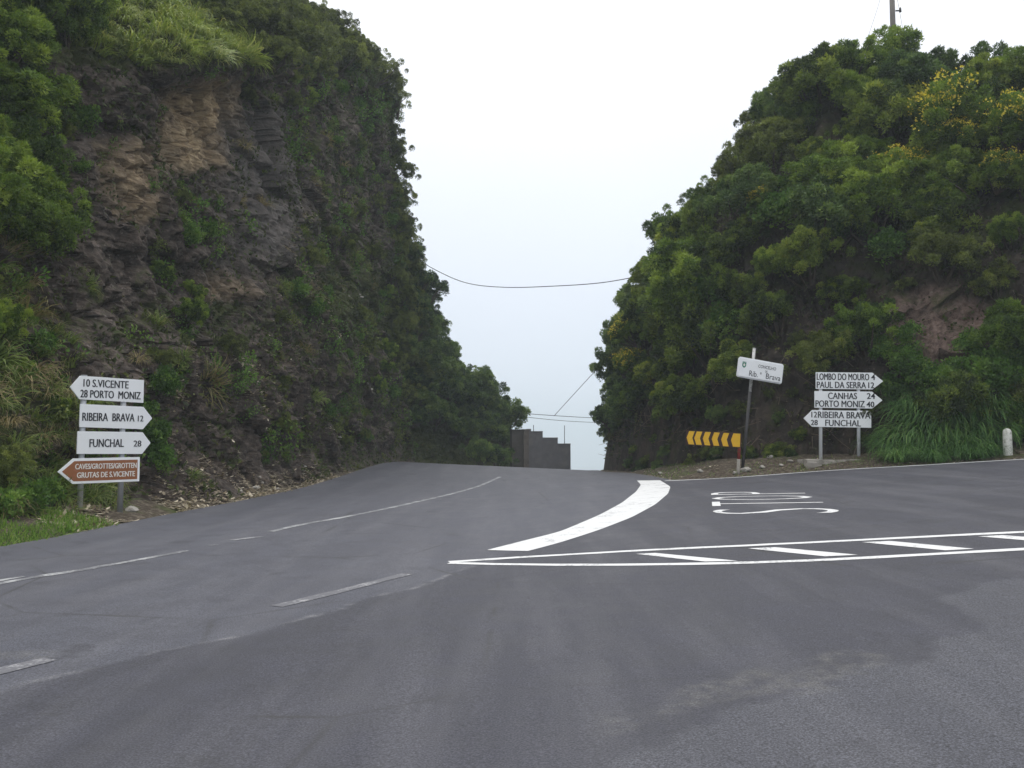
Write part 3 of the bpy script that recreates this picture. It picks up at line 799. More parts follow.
# area sampling ------------------------------------------------------
def sample_faces(V, Fc, n, rng, weight=None):
    a, b_, c, d_ = (V[Fc[:, k]] for k in range(4))
    nn = np.cross(c - a, d_ - b_); ar = np.linalg.norm(nn, axis=1) / 2
    nn = unit(nn); nn *= np.sign(nn[:, 2:3] + 1e-9) if weight == 'up' else 1
    p = ar / ar.sum(); i = rng.choice(len(Fc), n, p=p)
    s, t = rng.random((n, 1)), rng.random((n, 1))
    pts = (a[i] * (1 - s) + b_[i] * s) * (1 - t) + (d_[i] * (1 - s) + c[i] * s) * t
    return pts, nn[i], i
def poisson(pts, nn, md, prev=None):
    keep_ = []; cell = {}
    def key(p): return tuple(np.floor(p / md).astype(int))
    for j, p in enumerate(pts):
        k = key(p); ok = True
        for dx in (-1, 0, 1):
            for dy in (-1, 0, 1):
                for dz in (-1, 0, 1):
                    for q in cell.get((k[0] + dx, k[1] + dy, k[2] + dz), ()):
                        if np.sum((q - p) ** 2) < md * md: ok = False
        if ok: cell.setdefault(k, []).append(p); keep_.append(j)
    return keep_

# bushes on the hill --------------------------------------------------
rng = np.random.default_rng(77)
pts, nn, fi = sample_faces(VHu, FQ, 30000, rng, 'up')
dface = du[FQ[fi, 0]]
U_, V_ = pxs(pts)
ok = (pts[:, 0] < 30) & (pts[:, 1] < 56) & (dface > .12) & (U_ < 1130) & (U_ > 560)
redp = np.array([tuple(p) for p in RED])
dred = np.min(np.linalg.norm(pts[:, None, :] - redp[None], axis=2), axis=1)
ok &= dred > 1.15
# the dark open bank behind the signs stays bare up to about head height over the verge
front = (pts[:, 1] < 33)
relz = pts[:, 2] - g(pts[:, 0], pts[:, 1])
ok &= ~(front & (pts[:, 0] < 12.5) & (relz < 2.2 + .6 * np.sin(pts[:, 0] * 1.7)))
ok &= ~(~front & (relz < 2.3 + .6 * np.sin(pts[:, 1] * 1.3)))
# the back slope is never seen
ok &= ~((pts[:, 1] > 44) & (pts[:, 0] > 9))
pts, nn = pts[ok], nn[ok]
SIGN_AT = np.array([tuple(at(760, 372, 25.2)), tuple(at(752, 395, 25.2)), tuple(at(712, 440, 25.0)), tuple(at(845, 385, 24.0)), tuple(at(840, 415, 24.0)), tuple(at(780, 368, 25.2))])
okk = np.min(np.linalg.norm(pts[:, None, :] - SIGN_AT[None], axis=2), axis=1) > 2.0
pts, nn = pts[okk], nn[okk]
lf = (pts[:, 0] < 7.5) & (pts[:, 1] > 30) & (pts[:, 2] < 7.5)
kk = poisson(pts[~lf], nn[~lf], 1.22); kl = poisson(pts[lf], nn[lf], .85)
pts = np.concatenate([pts[~lf][kk][:400], pts[lf][kl][:90]]); nn = np.concatenate([nn[~lf][kk][:400], nn[lf][kl][:90]]); print('hill parts', len(kk), len(kl))
kk = list(range(len(pts)))
print('hill bushes', len(kk))
HL = {'heath_bush': 'dense mid-green tree-heath bush in the thicket covering the right-hand hill', 'dull_heath': 'dull dark-green rounded bush in the thicket covering the right-hand hill',
      'green_heath': 'fresh bright-green heath bush in the thicket covering the right-hand hill', 'olive_heath': 'olive-toned heath cushion in the thicket covering the right-hand hill'}
for j in kk:
    p, n_ = pts[j], nn[j]
    far = p[1] > 38
    r = random.random()
    if r < .06 and p[1] < 31:
        put_bush(random.choice(LAUREL), p, random.uniform(.8, 1.1), n_, .4, 'broad-leaved bright green shrub among the dark heath on the right-hand hill', 'shrub', 'leafy shrubs among the heath on the hill')
    else:
        kind = HEATH_FAR if (far or r > .82) else (HEATH_BR if r > .58 else (OLIVE if r > .46 else HEATH))
        pr = random.choice(kind)
        put_bush(pr, p, random.choice((.75, .95, 1.1, 1.3, 1.5)) * random.uniform(.92, 1.08) * (.62 if p[0] < 7.5 and p[1] > 30 and p[2] < 4.6 else (.82 if p[0] < 8 and p[1] > 33 and p[2] < 9 else 1)), n_, .4, HL[pr[0]], 'bush', HL[pr[0]].split(' in the')[0] + ' on the hill')
rb = random.Random(5)
for (u, v) in [(622, 425), (640, 405), (655, 440), (672, 415), (690, 398), (712, 405), (725, 420), (668, 455), (635, 452), (648, 462), (705, 462), (780, 420), (792, 395), (800, 440), (768, 450), (864, 440), (868, 415), (785, 455), (720, 455), (610, 405), (612, 440), (700, 425), (742, 415), (632, 466), (660, 468), (690, 467), (716, 464), (752, 461), (776, 459), (790, 457), (646, 470), (735, 345), (752, 335), (775, 340), (800, 345), (820, 350), (845, 350), (870, 345), (880, 330), (890, 305), (905, 290), (770, 395), (815, 360), (835, 365)]:
    l, n_ = cast(HILL_BVH, u, v)
    if l: put_bush(rb.choice(OLIVE + HEATH_FAR + HEATH[:2]), l, rb.uniform(.22, .45), n_, .5, 'small scrubby bush on the dark bank behind the chevron board and signs', 'bush', 'small bushes on the dark bank behind the signs', name='bank_bush')
# broom in flower
for (u, v, s_, lab) in [(985, 158, 1.35, 'largest yellow-flowering broom high at the right edge of the hill'), (962, 185, 1.0, 'yellow-flowering broom just below and left of the largest one'),
                        (880, 208, .9, 'sparsely flowering broom in the middle of the right-hand hill'), (868, 196, .6, 'small yellow broom at mid height of the right-hand hill'),
                        (636, 322, 1.0, 'yellowish broom at the gap corner of the right-hand hill'), (650, 372, .7, 'low yellow-tinged broom above the bare bank by the gap'),
                        (728, 158, .55, 'little broom with yellow tips on the skyline of the hill'), (628, 300, .7, 'yellow-tinged broom at the outer edge of the hill beside the sky'), (655, 345, .7, 'yellowish broom above the low yellow-tinged one by the gap'), (775, 205, .45, 'tiny yellow-flecked broom left of the small mid-height broom'), (1012, 175, 1.0, 'wide yellow broom cut by the picture edge'),
                        (990, 215, .8, 'lower broom with few flowers at the right edge of the hill')]:
    l, n_ = cast(HILL_BVH, u, v)
    if l: put_bush(random.choice(BROOM), l + n_ * .95, s_, n_, .5, lab, 'bush', 'yellow-flowering broom bushes on the hill')

# grass, ferns, strap-leaved plants -----------------------------------
def blades_mesh(name, seed, n, length, width, spread, mat, droop=.7, segs=4, upright=.5):
    rng = np.random.default_rng(seed); V = []; Fc = []; T_ = []
    for k in range(n):
        a = rng.random() * 6.283; rr_ = spread * math.sqrt(rng.random())
        base = np.array([math.cos(a) * rr_, math.sin(a) * rr_, -.05]); a2 = a + rng.normal() * .7
        out = np.array([math.cos(a2), math.sin(a2), 0]); L = length * (.6 + .6 * rng.random()); w = width * (.7 + .6 * rng.random())
        side = np.array([-out[1], out[0], 0]); el = math.radians(58 + 30 * upright * rng.random() + 8 * rng.normal()); p = base.copy(); o = len(V); t0 = np.clip(rng.normal(.45, .2), 0, 1)
        for s in range(segs + 1):
            ww = w * (1 - (s / segs) ** 2 * .92)
            V += [p - side * ww / 2, p + side * ww / 2]; T_ += [t0, t0]
            p = p + (out * math.cos(el) + np.array([0, 0, math.sin(el)])) * L / segs
            el -= droop * (1.1 + .7 * rng.random()) * 1.2 / segs * (1 + s * .25)
            if s: Fc.append((o + 2 * s - 2, o + 2 * s - 1, o + 2 * s + 1, o + 2 * s))
    return np_mesh(name, V, Fc, mat, dict(tint=T_))
STRAP = [blades_mesh('strap_plant', 400 + k, 220, 1.15, .026, .38, M['strap'], 1.05, 6, .75) for k in range(4)]
TUFT = [blades_mesh('grass_tuft', 420 + k, 90, .5, .016, .14, M['grass'], 1.0, 4, .6) for k in range(3)]
BROW = [blades_mesh('grass_tuft', 425 + k, 110, .5, .022, .2, M['browgrass'], 1.0, 4, .6) for k in range(3)]
DRYT = [blades_mesh('grass_tuft', 430 + k, 90, .6, .016, .16, M['drygrass'], 1.2, 4, .5) for k in range(2)]
FERN = []
for k in range(5):
    rg = np.random.default_rng(440 + k); nt = 12
    nt = 17; zz_ = rg.uniform(-.62, .2, nt); c = np.stack([rg.normal(size=nt) * (.10 + .16 * (zz_ + .62)), rg.normal(size=nt) * (.10 + .16 * (zz_ + .62)), zz_], 1)
    V, Fc, T_ = spray(c, .19 * (.6 + .8 * rg.random(nt)), np.clip(rg.normal(.45, .22, nt), 0, 1), 24, .042, .2, rng=rg, shape='quad')
    FERN.append(np_mesh('cliff_plant', V, Fc, M['fern'] if k < 3 else M['olive'], dict(tint=T_)))
def put_single(name, me, loc, scale, nrm, lean, label, cat, group):
    up = (Vector((0, 0, 1)) * (1 - lean) + Vector(nrm) * lean).normalized()
    o = link(name, me, None, Vector(loc)); tag(o, label, cat, group)
    o.rotation_mode = 'QUATERNION'
    o.rotation_quaternion = Vector((0, 0, 1)).rotation_difference(up) @ Quaternion((0, 0, 1), random.uniform(0, 6.28))
    o.scale = [scale * random.uniform(.85, 1.15)] * 3
    return o
def top_of(x, y):
    best = -99
    for bvh in (GROUND_BVH, HILL_BVH, CLIFF_BVH):
        l, n_, i, q = bvh.ray_cast(Vector((x, y, 60)), Vector((0, 0, -1)), 200)
        if l and l.z > best: best = l.z
    return best
# strap-leaved clump right of the white signs
for row, (dv, s_, npl) in enumerate(((1, .62, 10), (-9, .85, 10), (-22, 1.0, 9), (-36, 1.05, 8), (-50, .95, 6))):
    for k in range(npl):
        u = (888 if row < 2 else 904) + (110 if row < 2 else 100) * (k + random.uniform(.1, .9)) / npl
        base_v = float(np.interp(u, [870, 1000], [461, 456])) + dv + random.uniform(-6, 4)
        l, n_ = cast(HILL_BVH, u, base_v); l2 = None
        gl, gn, gi, gd = GROUND_BVH.ray_cast(CAM, ray(u, base_v).normalized(), 200)
        if l is None or (gl and (gl - CAM).length < (l - CAM).length): l, n_ = gl, gn
        if l: put_single('strap_plant', random.choice(STRAP), l, s_ * random.uniform(.85, 1.15), n_, .25, 'dark green strap-leaved plant in the thick clump between white signs and bollard', 'plant', 'strap-leaved plants between signs and bollard')
for (u, v, s_) in [(905, 375, .9), (925, 385, .9), (898, 398, .8), (958, 392, .9), (985, 385, 1.0), (1010, 395, 1.1), (1016, 372, 1.1), (975, 360, .8), (1005, 350, .9), (940, 398, .8), (1020, 425, .9), (1035, 440, .9), (910, 350, .7), (890, 360, .7), (990, 405, .7)]:
    l, n_ = cast(HILL_BVH, u, v)
    if l: put_bush(random.choice(LAUREL), l, s_ * .75, n_, .4, 'bright green leafy shrub on the bank above the strap-leaved clump', 'shrub', 'leafy shrubs above the strap-leaved clump')

# ------------------------------------------------------------------ left side vegetation
rng = np.random.default_rng(88)
Fcl = np.stack([np.arange(ns * ntt).reshape(ns, ntt)[:-1, :-1].ravel(), np.arange(ns * ntt).reshape(ns, ntt)[1:, :-1].ravel(), np.arange(ns * ntt).reshape(ns, ntt)[1:, 1:].ravel(), np.arange(ns * ntt).reshape(ns, ntt)[:-1, 1:].ravel()], 1)
pts, nn, fi = sample_faces(P, Fcl, 60000, rng)
tF = TT[Fcl[fi, 0]]; yF = YB[Fcl[fi, 0]]; hF = HP[Fcl[fi, 0]]; HF = HH[Fcl[fi, 0]]
flip = (nn[:, 0] * np.interp(yF, [0, 44, 56], [1, 1, .3]) - nn[:, 1] * np.interp(yF, [0, 44, 56], [0, 0, 1]) + nn[:, 2]) < 0
nn[flip] *= -1
U_, V_ = pxs(pts)
vis = (U_ > -140) & (U_ < 640) & (V_ > -190)
# far trees above the wall
ok = vis & (yF > 49.6) & (yF < 56.2) & (hF > 1.6)
k2 = poisson(pts[ok], nn[ok], 1.0)[:130]
for j in k2:
    p, n_ = pts[ok][j], nn[ok][j]
    put_bush(random.choice(HEATH_FAR), p, random.uniform(.9, 1.35), n_, .35, 'dark green tree behind the stepped wall at the far end of the cliff', 'tree', 'dark trees behind the stepped wall', name='small_tree')
# crest of the cliff and its outer silhouette
ok = vis & ((tF > .965) & (tF < 1.45) & ((yF > 29.5) | (tF > 1.3)) & (yF > 25) & (yF < 50.3) | (yF > 47.2) & (yF < 50.6) & (hF > 3.0))
k2 = poisson(pts[ok], nn[ok], 1.05)[:190]
for j in k2:
    p, n_ = pts[ok][j], nn[ok][j]
    put_bush(random.choice(OLIVE), p, random.uniform(.8, 1.2), n_, .45, 'rounded olive heath cushion along the overhanging top of the cliff', 'bush', 'heath cushions along the cliff top', sink=.25, name='heath_cushion')
# upper left: taller bright heath hanging over the rock
ok = vis & (((yF < 20.5) & (hF > 5.4) & (U_ < 150)) | ((tF > 1.0) & (yF < 22.5)))
k2 = poisson(pts[ok], nn[ok], 1.2)[:110]
for j in k2:
    p, n_ = pts[ok][j], nn[ok][j]
    put_bush(random.choice(HEATH_BR), p, random.uniform(.95, 1.35), n_, .4, 'tall bright green heath bush hanging over the rock at the upper left', 'bush', 'tall heath bushes at the upper left', name='tall_heath')
# lower left slope: mixed heath, grass, bracken
ok = vis & (yF < 17.5) & (hF > .5) & (hF < 6) & (U_ < 112)
k2 = poisson(pts[ok], nn[ok], .72)[:120]
for j in k2:
    p, n_ = pts[ok][j], nn[ok][j]; r = random.random()
    if r < .45: put_bush(random.choice(HEATH_BR + OLIVE), p, random.uniform(.35, .6), n_, .4, 'low yellowish-green heath bush on the grassy slope left of the signpost', 'bush', 'low bushes on the slope left of the signpost', name='low_bush')
    elif r < .55: put_bush(random.choice(LAUREL), p, random.uniform(.3, .5), n_, .4, 'small leafy green shrub on the slope left of the signpost', 'shrub', 'small leafy shrubs on the left slope')
ok = vis & (yF < 19) & (hF < 6.5) & (U_ < 125)
k2 = poisson(pts[ok], nn[ok], .40)[:220]
for j in k2:
    p, n_ = pts[ok][j], nn[ok][j]
    put_single('grass_tuft', random.choice(TUFT if random.random() < .7 else DRYT), p, random.uniform(.9, 1.7), n_, .5, 'tuft of green and straw grass on the slope left of the signpost', 'grass tuft', 'grass tufts on the slope left of the signpost')
# grass brow over the ochre rock
ok = vis & (tF > .985) & (tF < 1.4) & (yF > 21.5) & (yF < 30)
k2 = poisson(pts[ok], nn[ok], .40)[:230]
for j in k2:
    p, n_ = pts[ok][j], nn[ok][j]
    put_single('grass_clump', random.choice(BROW), p, random.uniform(1.0, 1.7), n_, .5, 'long pale green grass on the brow above the ochre rock', 'grass tuft', 'grass tufts on the brow above the ochre rock')
# plants rooted in the rock face
cn = fbm(pts * .45, 4, 131) + .5 * fbm(pts * 1.3, 3, 133)
ochF = och[Fcl[fi, 0]]
ok = vis & (yF > 17) & (yF < 49.5) & (tF < 1) & (hF > .8) & (cn > -.05) & (ochF < .3) & (grey[Fcl[fi, 0]] < .45)
k2 = poisson(pts[ok], nn[ok], .66)
print('cliff plants', len(k2))
for j in k2[:295]:
    p, n_ = pts[ok][j], nn[ok][j]
    put_single('cliff_plant', random.choice(FERN), p, random.choice((.5, .7, .9, 1.2, 1.6)) * random.uniform(.85, 1.15), n_, .25, 'small green plant rooted in the dark rock face of the cliff', 'plant', 'small plants rooted in the cliff face')
ok = vis & (yF > 17) & (yF < 45) & (tF < 1) & (hF > .6) & (cn < .1) & (cn > -.12) & (ochF < .3)
k2 = poisson(pts[ok], nn[ok], 1.3)
for j in k2[:70]:
    p, n_ = pts[ok][j], nn[ok][j]
    put_single('grass_tuft', random.choice(DRYT + TUFT), p, random.uniform(.6, 1.15), n_, .7, 'tuft of straw and green grass hanging from the rock face', 'grass tuft', 'grass tufts hanging from the rock face')
ok = vis & (yF > 17.5) & (yF < 47) & (tF < .97) & (hF > 1.0) & (cn > .14) & (ochF < .15) & (grey[Fcl[fi, 0]] < .3)
k2 = poisson(pts[ok], nn[ok], 1.25)
print('rock shrubs', len(k2))
for j in k2[:110]:
    p, n_ = pts[ok][j], nn[ok][j]
    put_bush(random.choice(OLIVE + LAUREL[:2] + HEATH_BR[:1]), p, random.uniform(.28, .62), n_, .45, 'low olive-green shrub growing on a ledge of the dark rock face', 'shrub', 'low shrubs on ledges of the rock face', name='ledge_shrub')
# particular plants one can point to
for (u, v, s_, me_, lab) in [(205, 385, 1.7, DRYT[0], 'long straw-coloured grass hanging beside the top of the left signpost'), (205, 362, 1.3, FERN[0], 'bright leafy plant above the straw-coloured hanging grass'),
                             (270, 345, 1.3, FERN[1], 'bright green plant in the middle of the rock face'), (245, 412, 1.1, FERN[2], 'small bright plant low on the rock right of the signpost'),
                             (240, 228, 1.3, FERN[0], 'bright leafy plant high on the rock under the ochre patch'), (160, 270, 1.5, FERN[1], 'bright plant on the ledge left of the rock face')]:
    l, n_ = cast(CLIFF_BVH, u, v)
    if l: put_single('cliff_plant' if me_ in FERN else 'grass_tuft', me_, l, s_, n_, .6, lab, 'plant', None)
for (u, v, s_) in [(160, 470, .6), (150, 445, .5), (165, 395, .5), (20, 515, .45), (5, 520, .5), (40, 505, .4)]:
    l, n_ = cast(CLIFF_BVH, u, v)
    if l: put_bush(random.choice(LAUREL), l, s_, n_, .4, 'low leafy green shrub at the foot of the rock beside the left signpost', 'shrub', 'low shrubs at the foot of the left rock')
# creeper and moss clothing the rock: one mass
pc, nc_, fc_ = sample_faces(P, Fcl, 230000, rng)
tc, yc, hc_ = TT[Fcl[fc_, 0]], YB[Fcl[fc_, 0]], HP[Fcl[fc_, 0]]
fl_ = (nc_[:, 0] * np.interp(yc, [0, 44, 56], [1, 1, .3]) - nc_[:, 1] * np.interp(yc, [0, 44, 56], [0, 0, 1]) + nc_[:, 2]) < 0
nc_[fl_] *= -1
mk = moss[Fcl[fc_, 0]] * .9 + fbm(pc * .6, 4, 141) * .9 + fbm(pc * 2.4, 3, 143) * .5
Uc, Vc = pxs(pc)
sel = (mk > .22) & (Uc > -80) & (Uc < 640) & (Vc > -100) & (och[Fcl[fc_, 0]] < .35)
pc, nc_ = pc[sel][:120000], nc_[sel][:120000]
n = len(pc); print('creeper', n)
dirn = unit(nc_ * .8 + rng.normal(size=(n, 3)) * .7 + np.array([0, 0, .1])); L = (.07 + .14 * rng.random((n, 1)))
a = pc + nc_ * .01; tip = a + dirn * L; side = unit(np.cross(dirn, rng.normal(size=(n, 3)))) * L * .42; m_ = (a + tip) / 2
V = np.stack([a, m_ + side / 2, tip, m_ - side / 2], 1).reshape(-1, 3)
T_ = np.repeat(np.clip(.42 + .35 * fbm(pc * .8, 3, 151) + .18 * rng.normal(size=n), 0, 1), 4)
tag(link('ground_cover', np_mesh('ground_cover', V, np.arange(4 * n).reshape(-1, 4), M['moss_leaf'], dict(tint=T_))), 'mossy creeper leaves clothing the dark rock of the cliff', 'creeper', kind='stuff')

l = at(499, 462, 50.8)
put_bush(HEATH_FAR[0], (l.x, l.y, gz(l.x, l.y) + .1), 1.0, (0, -1, 0), .1, 'dark bush covering the end of the stepped wall where the cliff begins', 'bush', None, name='wall_bush')
l = at(478, 460, 50.0)
put_bush(HEATH_FAR[1], (l.x, l.y, gz(l.x, l.y) + .1), 1.0, (0, -1, 0), .1, 'dark bush at the foot of the cliff one bush short of the stepped wall', 'bush', None, name='wall_bush')
# creeper and dead twigs on the open bank of the hill
ph, nh, fh = sample_faces(VHu, FQ, 220000, rng, 'up')
dh = du[FQ[fh, 0]]; rh = ph[:, 2] - g(ph[:, 0], ph[:, 1])
Uh, Vh = pxs(ph)
mk = fbm(ph * .7, 4, 161) * .9 + fbm(ph * 2.6, 3, 163) * .6 + .12 * (rh > 2.5) + .18 * (ph[:, 1] > 30)
sel = (dh > .05) & (Uh > 560) & (Uh < 1100) & (ph[:, 1] < 50) & (mk > .12 - .25 * sstep(2.5, 4, rh)) & (rh < 19)
ph, nh = ph[sel][:60000], nh[sel][:60000]; n = len(ph); print('bank creeper', n)
outw = np.array([-.35, -.7, .1])
dirn = unit(nh * .5 + outw + rng.normal(size=(n, 3)) * .7); L = (.07 + .13 * rng.random((n, 1)))
a = ph + outw * .02; tip = a + dirn * L; side = unit(np.cross(dirn, rng.normal(size=(n, 3)))) * L * .45; m_ = (a + tip) / 2
V = np.stack([a, m_ + side / 2, tip, m_ - side / 2], 1).reshape(-1, 3)
T_ = np.repeat(np.clip(.42 + .35 * fbm(ph * .8, 3, 171) + .2 * rng.normal(size=n), 0, 1), 4)
tag(link('ground_cover', np_mesh('ground_cover', V, np.arange(4 * n).reshape(-1, 4), M['moss_leaf'], dict(tint=T_))), 'creeping leaves over the earth bank of the right-hand hill', 'creeper', kind='stuff')
ph, nh, fh = sample_faces(VHu, FQ, 60000, rng, 'up')
rh = ph[:, 2] - g(ph[:, 0], ph[:, 1]); dh = du[FQ[fh, 0]]
sel = (dh > .02) & (rh < 4.2) & (ph[:, 1] < 44) & (ph[:, 0] < 17)
ph = ph[sel][:520]; m = MB()
for p in ph:
    d_ = Vector((random.gauss(0, .8), random.gauss(-.35, .5), random.gauss(-.15, .6))).normalized(); L_ = random.uniform(.25, .95); q0 = Vector(p) + Vector((-.02, -.05, .02))
    m.tube([q0, q0 + d_ * L_ * .5 + Vector((0, 0, random.uniform(-.05, .1))), q0 + d_ * L_], [.012, .009, .004], 4)
tw = bpy.data.meshes.new('dead_twigs'); tw.from_pydata(m.v, [], m.f); tw.materials.append(M['twig'])
tag(link('dead_twigs', tw), 'dry twigs and roots hanging over the dark bank behind the signs', 'twigs', kind='stuff')

# ------------------------------------------------------------------ verge litter, grass and stones
def scatter_verge(name, poly, off0, off1, y0, y1, n, mat, L0, L1, label, cat, seed, stand=.15, dens=None, x1=99):
    rg = np.random.default_rng(seed)
    q = resample(poly, .1); q = [p for p in q if y0 < p.y < y1 and p.x < x1]
    base = np.array([[p.x, p.y] for p in q]); t = np.gradient(base, axis=0); t = unit(t); nrm = np.stack([t[:, 1], -t[:, 0]], 1)
    i = rg.integers(0, len(base), n); o = off0 + (off1 - off0) * rg.random(n) ** 1.3
    xy = base[i] + nrm[i] * o[:, None] + rg.normal(size=(n, 2)) * .06
    keep_ = []
    nz = fbm(np.stack([xy[:, 0], xy[:, 1], np.zeros(n)], 1) * .9, 3, seed)
    V = []; T_ = []
    for k in range(n):
        if nz[k] < -.25 + (dens or 0): continue
        x, y = xy[k]; z = top_of(x, y)
        if z < -5: continue
        a = Vector((x, y, z + .012)); d_ = Vector(rg.normal(size=3)); d_.z = abs(d_.z) * stand * 3 if stand > .5 else d_.z * stand
        d_.normalize(); L = rg.uniform(L0, L1); s = d_.cross(Vector((0, 0, 1)) if stand < .5 else Vector(rg.normal(size=3))).normalized() * L * (.3 if stand < .5 else .05); m = a + d_ * L * .5
        V += [a, m + s, a + d_ * L, m - s]; T_ += [rg.random()] * 4
    if not V: return
    me = np_mesh(name, np.array([tuple(p) for p in V]), np.arange(len(V)).reshape(-1, 4), mat, dict(tint=T_))
    return tag(link(name, me), label, cat, kind='stuff')
LR = LEFT_ROAD
scatter_verge('leaf_litter', LR, -.02, -1.6, 14.8, 36, 22000, M['litter'], .06, .17, 'pale dead leaves and chips along the foot of the cliff', 'leaf litter', 501)
scatter_verge('verge_grass', LR, -.05, -1.3, 9, 16.2, 9000, M['lawn'], .06, .17, 'short bright grass on the verge under the left signpost', 'grass', 503, .9)
scatter_verge('leaf_litter', ROAD_R, .0, 1.5, 15, 34, 2200, M['litter'], .05, .12, 'pale litter and chips on the verge under the right-hand signs', 'leaf litter', 505)
scatter_verge('verge_grass', ROAD_R, .05, 1.5, 15, 33, 5000, M['lawn'], .04, .12, 'sparse short grass on the verge under the right-hand signs', 'grass', 507, .9, .12)
def stone(seed, s):
    rg = np.random.default_rng(seed); bm = bmesh.new(); bmesh.ops.create_icosphere(bm, subdivisions=3, radius=1)
    V = np.array([v.co[:] for v in bm.verts]); r = 1 + .35 * fbm(V * 1.3, 3, seed)
    for v, k in zip(bm.verts, r): v.co *= float(k)
    for _ in range(9):
        n_ = Vector(rg.normal(size=3)).normalized(); d_ = .62 + .2 * rg.random()
        for v in bm.verts:
            e = v.co.dot(n_) - d_
            if e > 0: v.co -= n_ * e
    for v in bm.verts: v.co = Vector((v.co.x * s * 1.2, v.co.y * s, v.co.z * s * .7))
    me = bpy.data.meshes.new('loose_stone'); bm.to_mesh(me); bm.free(); me.materials.append(M['stone']); return me
STONES = [stone(600 + k, .16) for k in range(5)]
rg = np.random.default_rng(611)
for k in range(16):
    q = resample(LR, .2); q = [p for p in q if 17 < p.y < 42]; p = q[rg.integers(0, len(q))]; x = p.x - rg.uniform(.25, .95); y = p.y
    o = link('loose_stone', STONES[k % 5], None, (x, y, top_of(x, y) + .03)); o.rotation_euler = (0, 0, rg.random() * 6); o.scale = [rg.uniform(.3, .8)] * 3
    tag(o, 'loose stone fallen at the foot of the left cliff', 'stone', 'loose stones at the foot of the left cliff')
for k, (u, v, s_) in enumerate([(745, 471, .8), (762, 468, .55), (781, 466, .4), (735, 474, .45), (790, 462, .5), (770, 458, .6), (700, 472, .6), (660, 474, .5), (810, 463, .5)]):
    gl, gn, gi, gd = GROUND_BVH.ray_cast(CAM, ray(u, v).normalized(), 200); l, n_ = cast(HILL_BVH, u, v)
    if l and (gl is None or (l - CAM).length < (gl - CAM).length): gl = l
    o = link('loose_stone', STONES[k % 5], None, gl + Vector((0, 0, .03))); o.rotation_euler = (0, 0, k * 1.3); o.scale = [s_] * 3
    tag(o, 'pale stone lying on the verge below the right-hand signs', 'stone', 'pale stones on the right verge')

# ------------------------------------------------------------------ signs
def surf(u, v):
    """nearest terrain surface along the sight line"""
    best = None
    for bvh in (GROUND_BVH, HILL_BVH, CLIFF_BVH):
        l, n_, i, q = bvh.ray_cast(CAM, ray(u, v).normalized(), 300)
        if l and (best is None or q < best[1]): best = (l, q)
    return best[0] if best else None
class Frame:
    """local frame of an upright sign: x along the plate, y away from its face, z up"""
    def __init__(s, root, uL, uR, YL, YR, roll=0.0, vref=440):
        s.a = at(uL, vref, YL); s.b = at(uR, vref, YR); s.uL, s.uR, s.vref = uL, uR, vref
        dxy = Vector((s.b.x - s.a.x, s.b.y - s.a.y, 0)); s.W = dxy.length; s.dir = dxy.normalized()
        s.YL, s.YR = YL, YR; s.yaw = math.atan2(s.dir.y, s.dir.x)
        s.root = root; root.location = s.a; root.rotation_euler = (0, roll, s.yaw)
        s.mz = (YL + YR) / 2 / F
    def x(s, u):      # exact horizontal position of a column in the plate's plane
        k = (u - 512) / F
        # a + t*dir crosses x = k*y
        return (k * s.a.y - s.a.x) / (s.dir.x - k * s.dir.y)
    def z(s, v): return -(v - s.vref) * s.mz
    def pt(s, u, v): return (s.x(u), s.z(v))
def lettering(fr, parent, txt, u0, u1, v0, v1, mat, y=-.006, bold=.0, heavy=1.0):
    tv_, tf_ = text_verts(txt, bold); x0, x1 = fr.x(u0), fr.x(u1); z0, z1 = fr.z(v1), fr.z(v0)
    me = bpy.data.meshes.new('lettering')
    vv, ff = [], []
    for q, dx_ in enumerate((0, -.026, .026)):          # heavier strokes: three passes a hair apart in depth
        ff += [tuple(i + len(vv) for i in f) for f in tf_]
        vv += [(x0 + s * (x1 - x0) + dx_ * (z1 - z0) * heavy, y - .0008 * q, z0 + t * (z1 - z0)) for s, t in tv_]
    me.from_pydata(vv, [], ff); me.update()
    bm = bmesh.new(); bm.from_mesh(me)
    for f in bm.faces:
        f.normal_update()
        if f.normal.y > 0: f.normal_flip()
    bm.to_mesh(me); bm.free(); me.materials.append(mat)
    return link('lettering', me, parent)
def plate(fr, poly, mat, label, rimmat=None):
    m = MB(); m.prism([fr.pt(*p) for p in poly], 0, .035)
    o = m.build('arrow_plate', mat, fr.root, .004); o['label'] = label
    return o
def post(fr, u, vtop, vbot_world, mat, r=.04, y=.075):
    x = fr.x(u); m = MB(); zt = fr.z(vtop)
    m.tube([(x, y, vbot_world), (x, y, zt)], r, 12)
    m.tube([(x, y, zt), (x, y, zt + .012)], r * 1.08, 12)
    return m.build('post', mat, fr.root, 0, True)

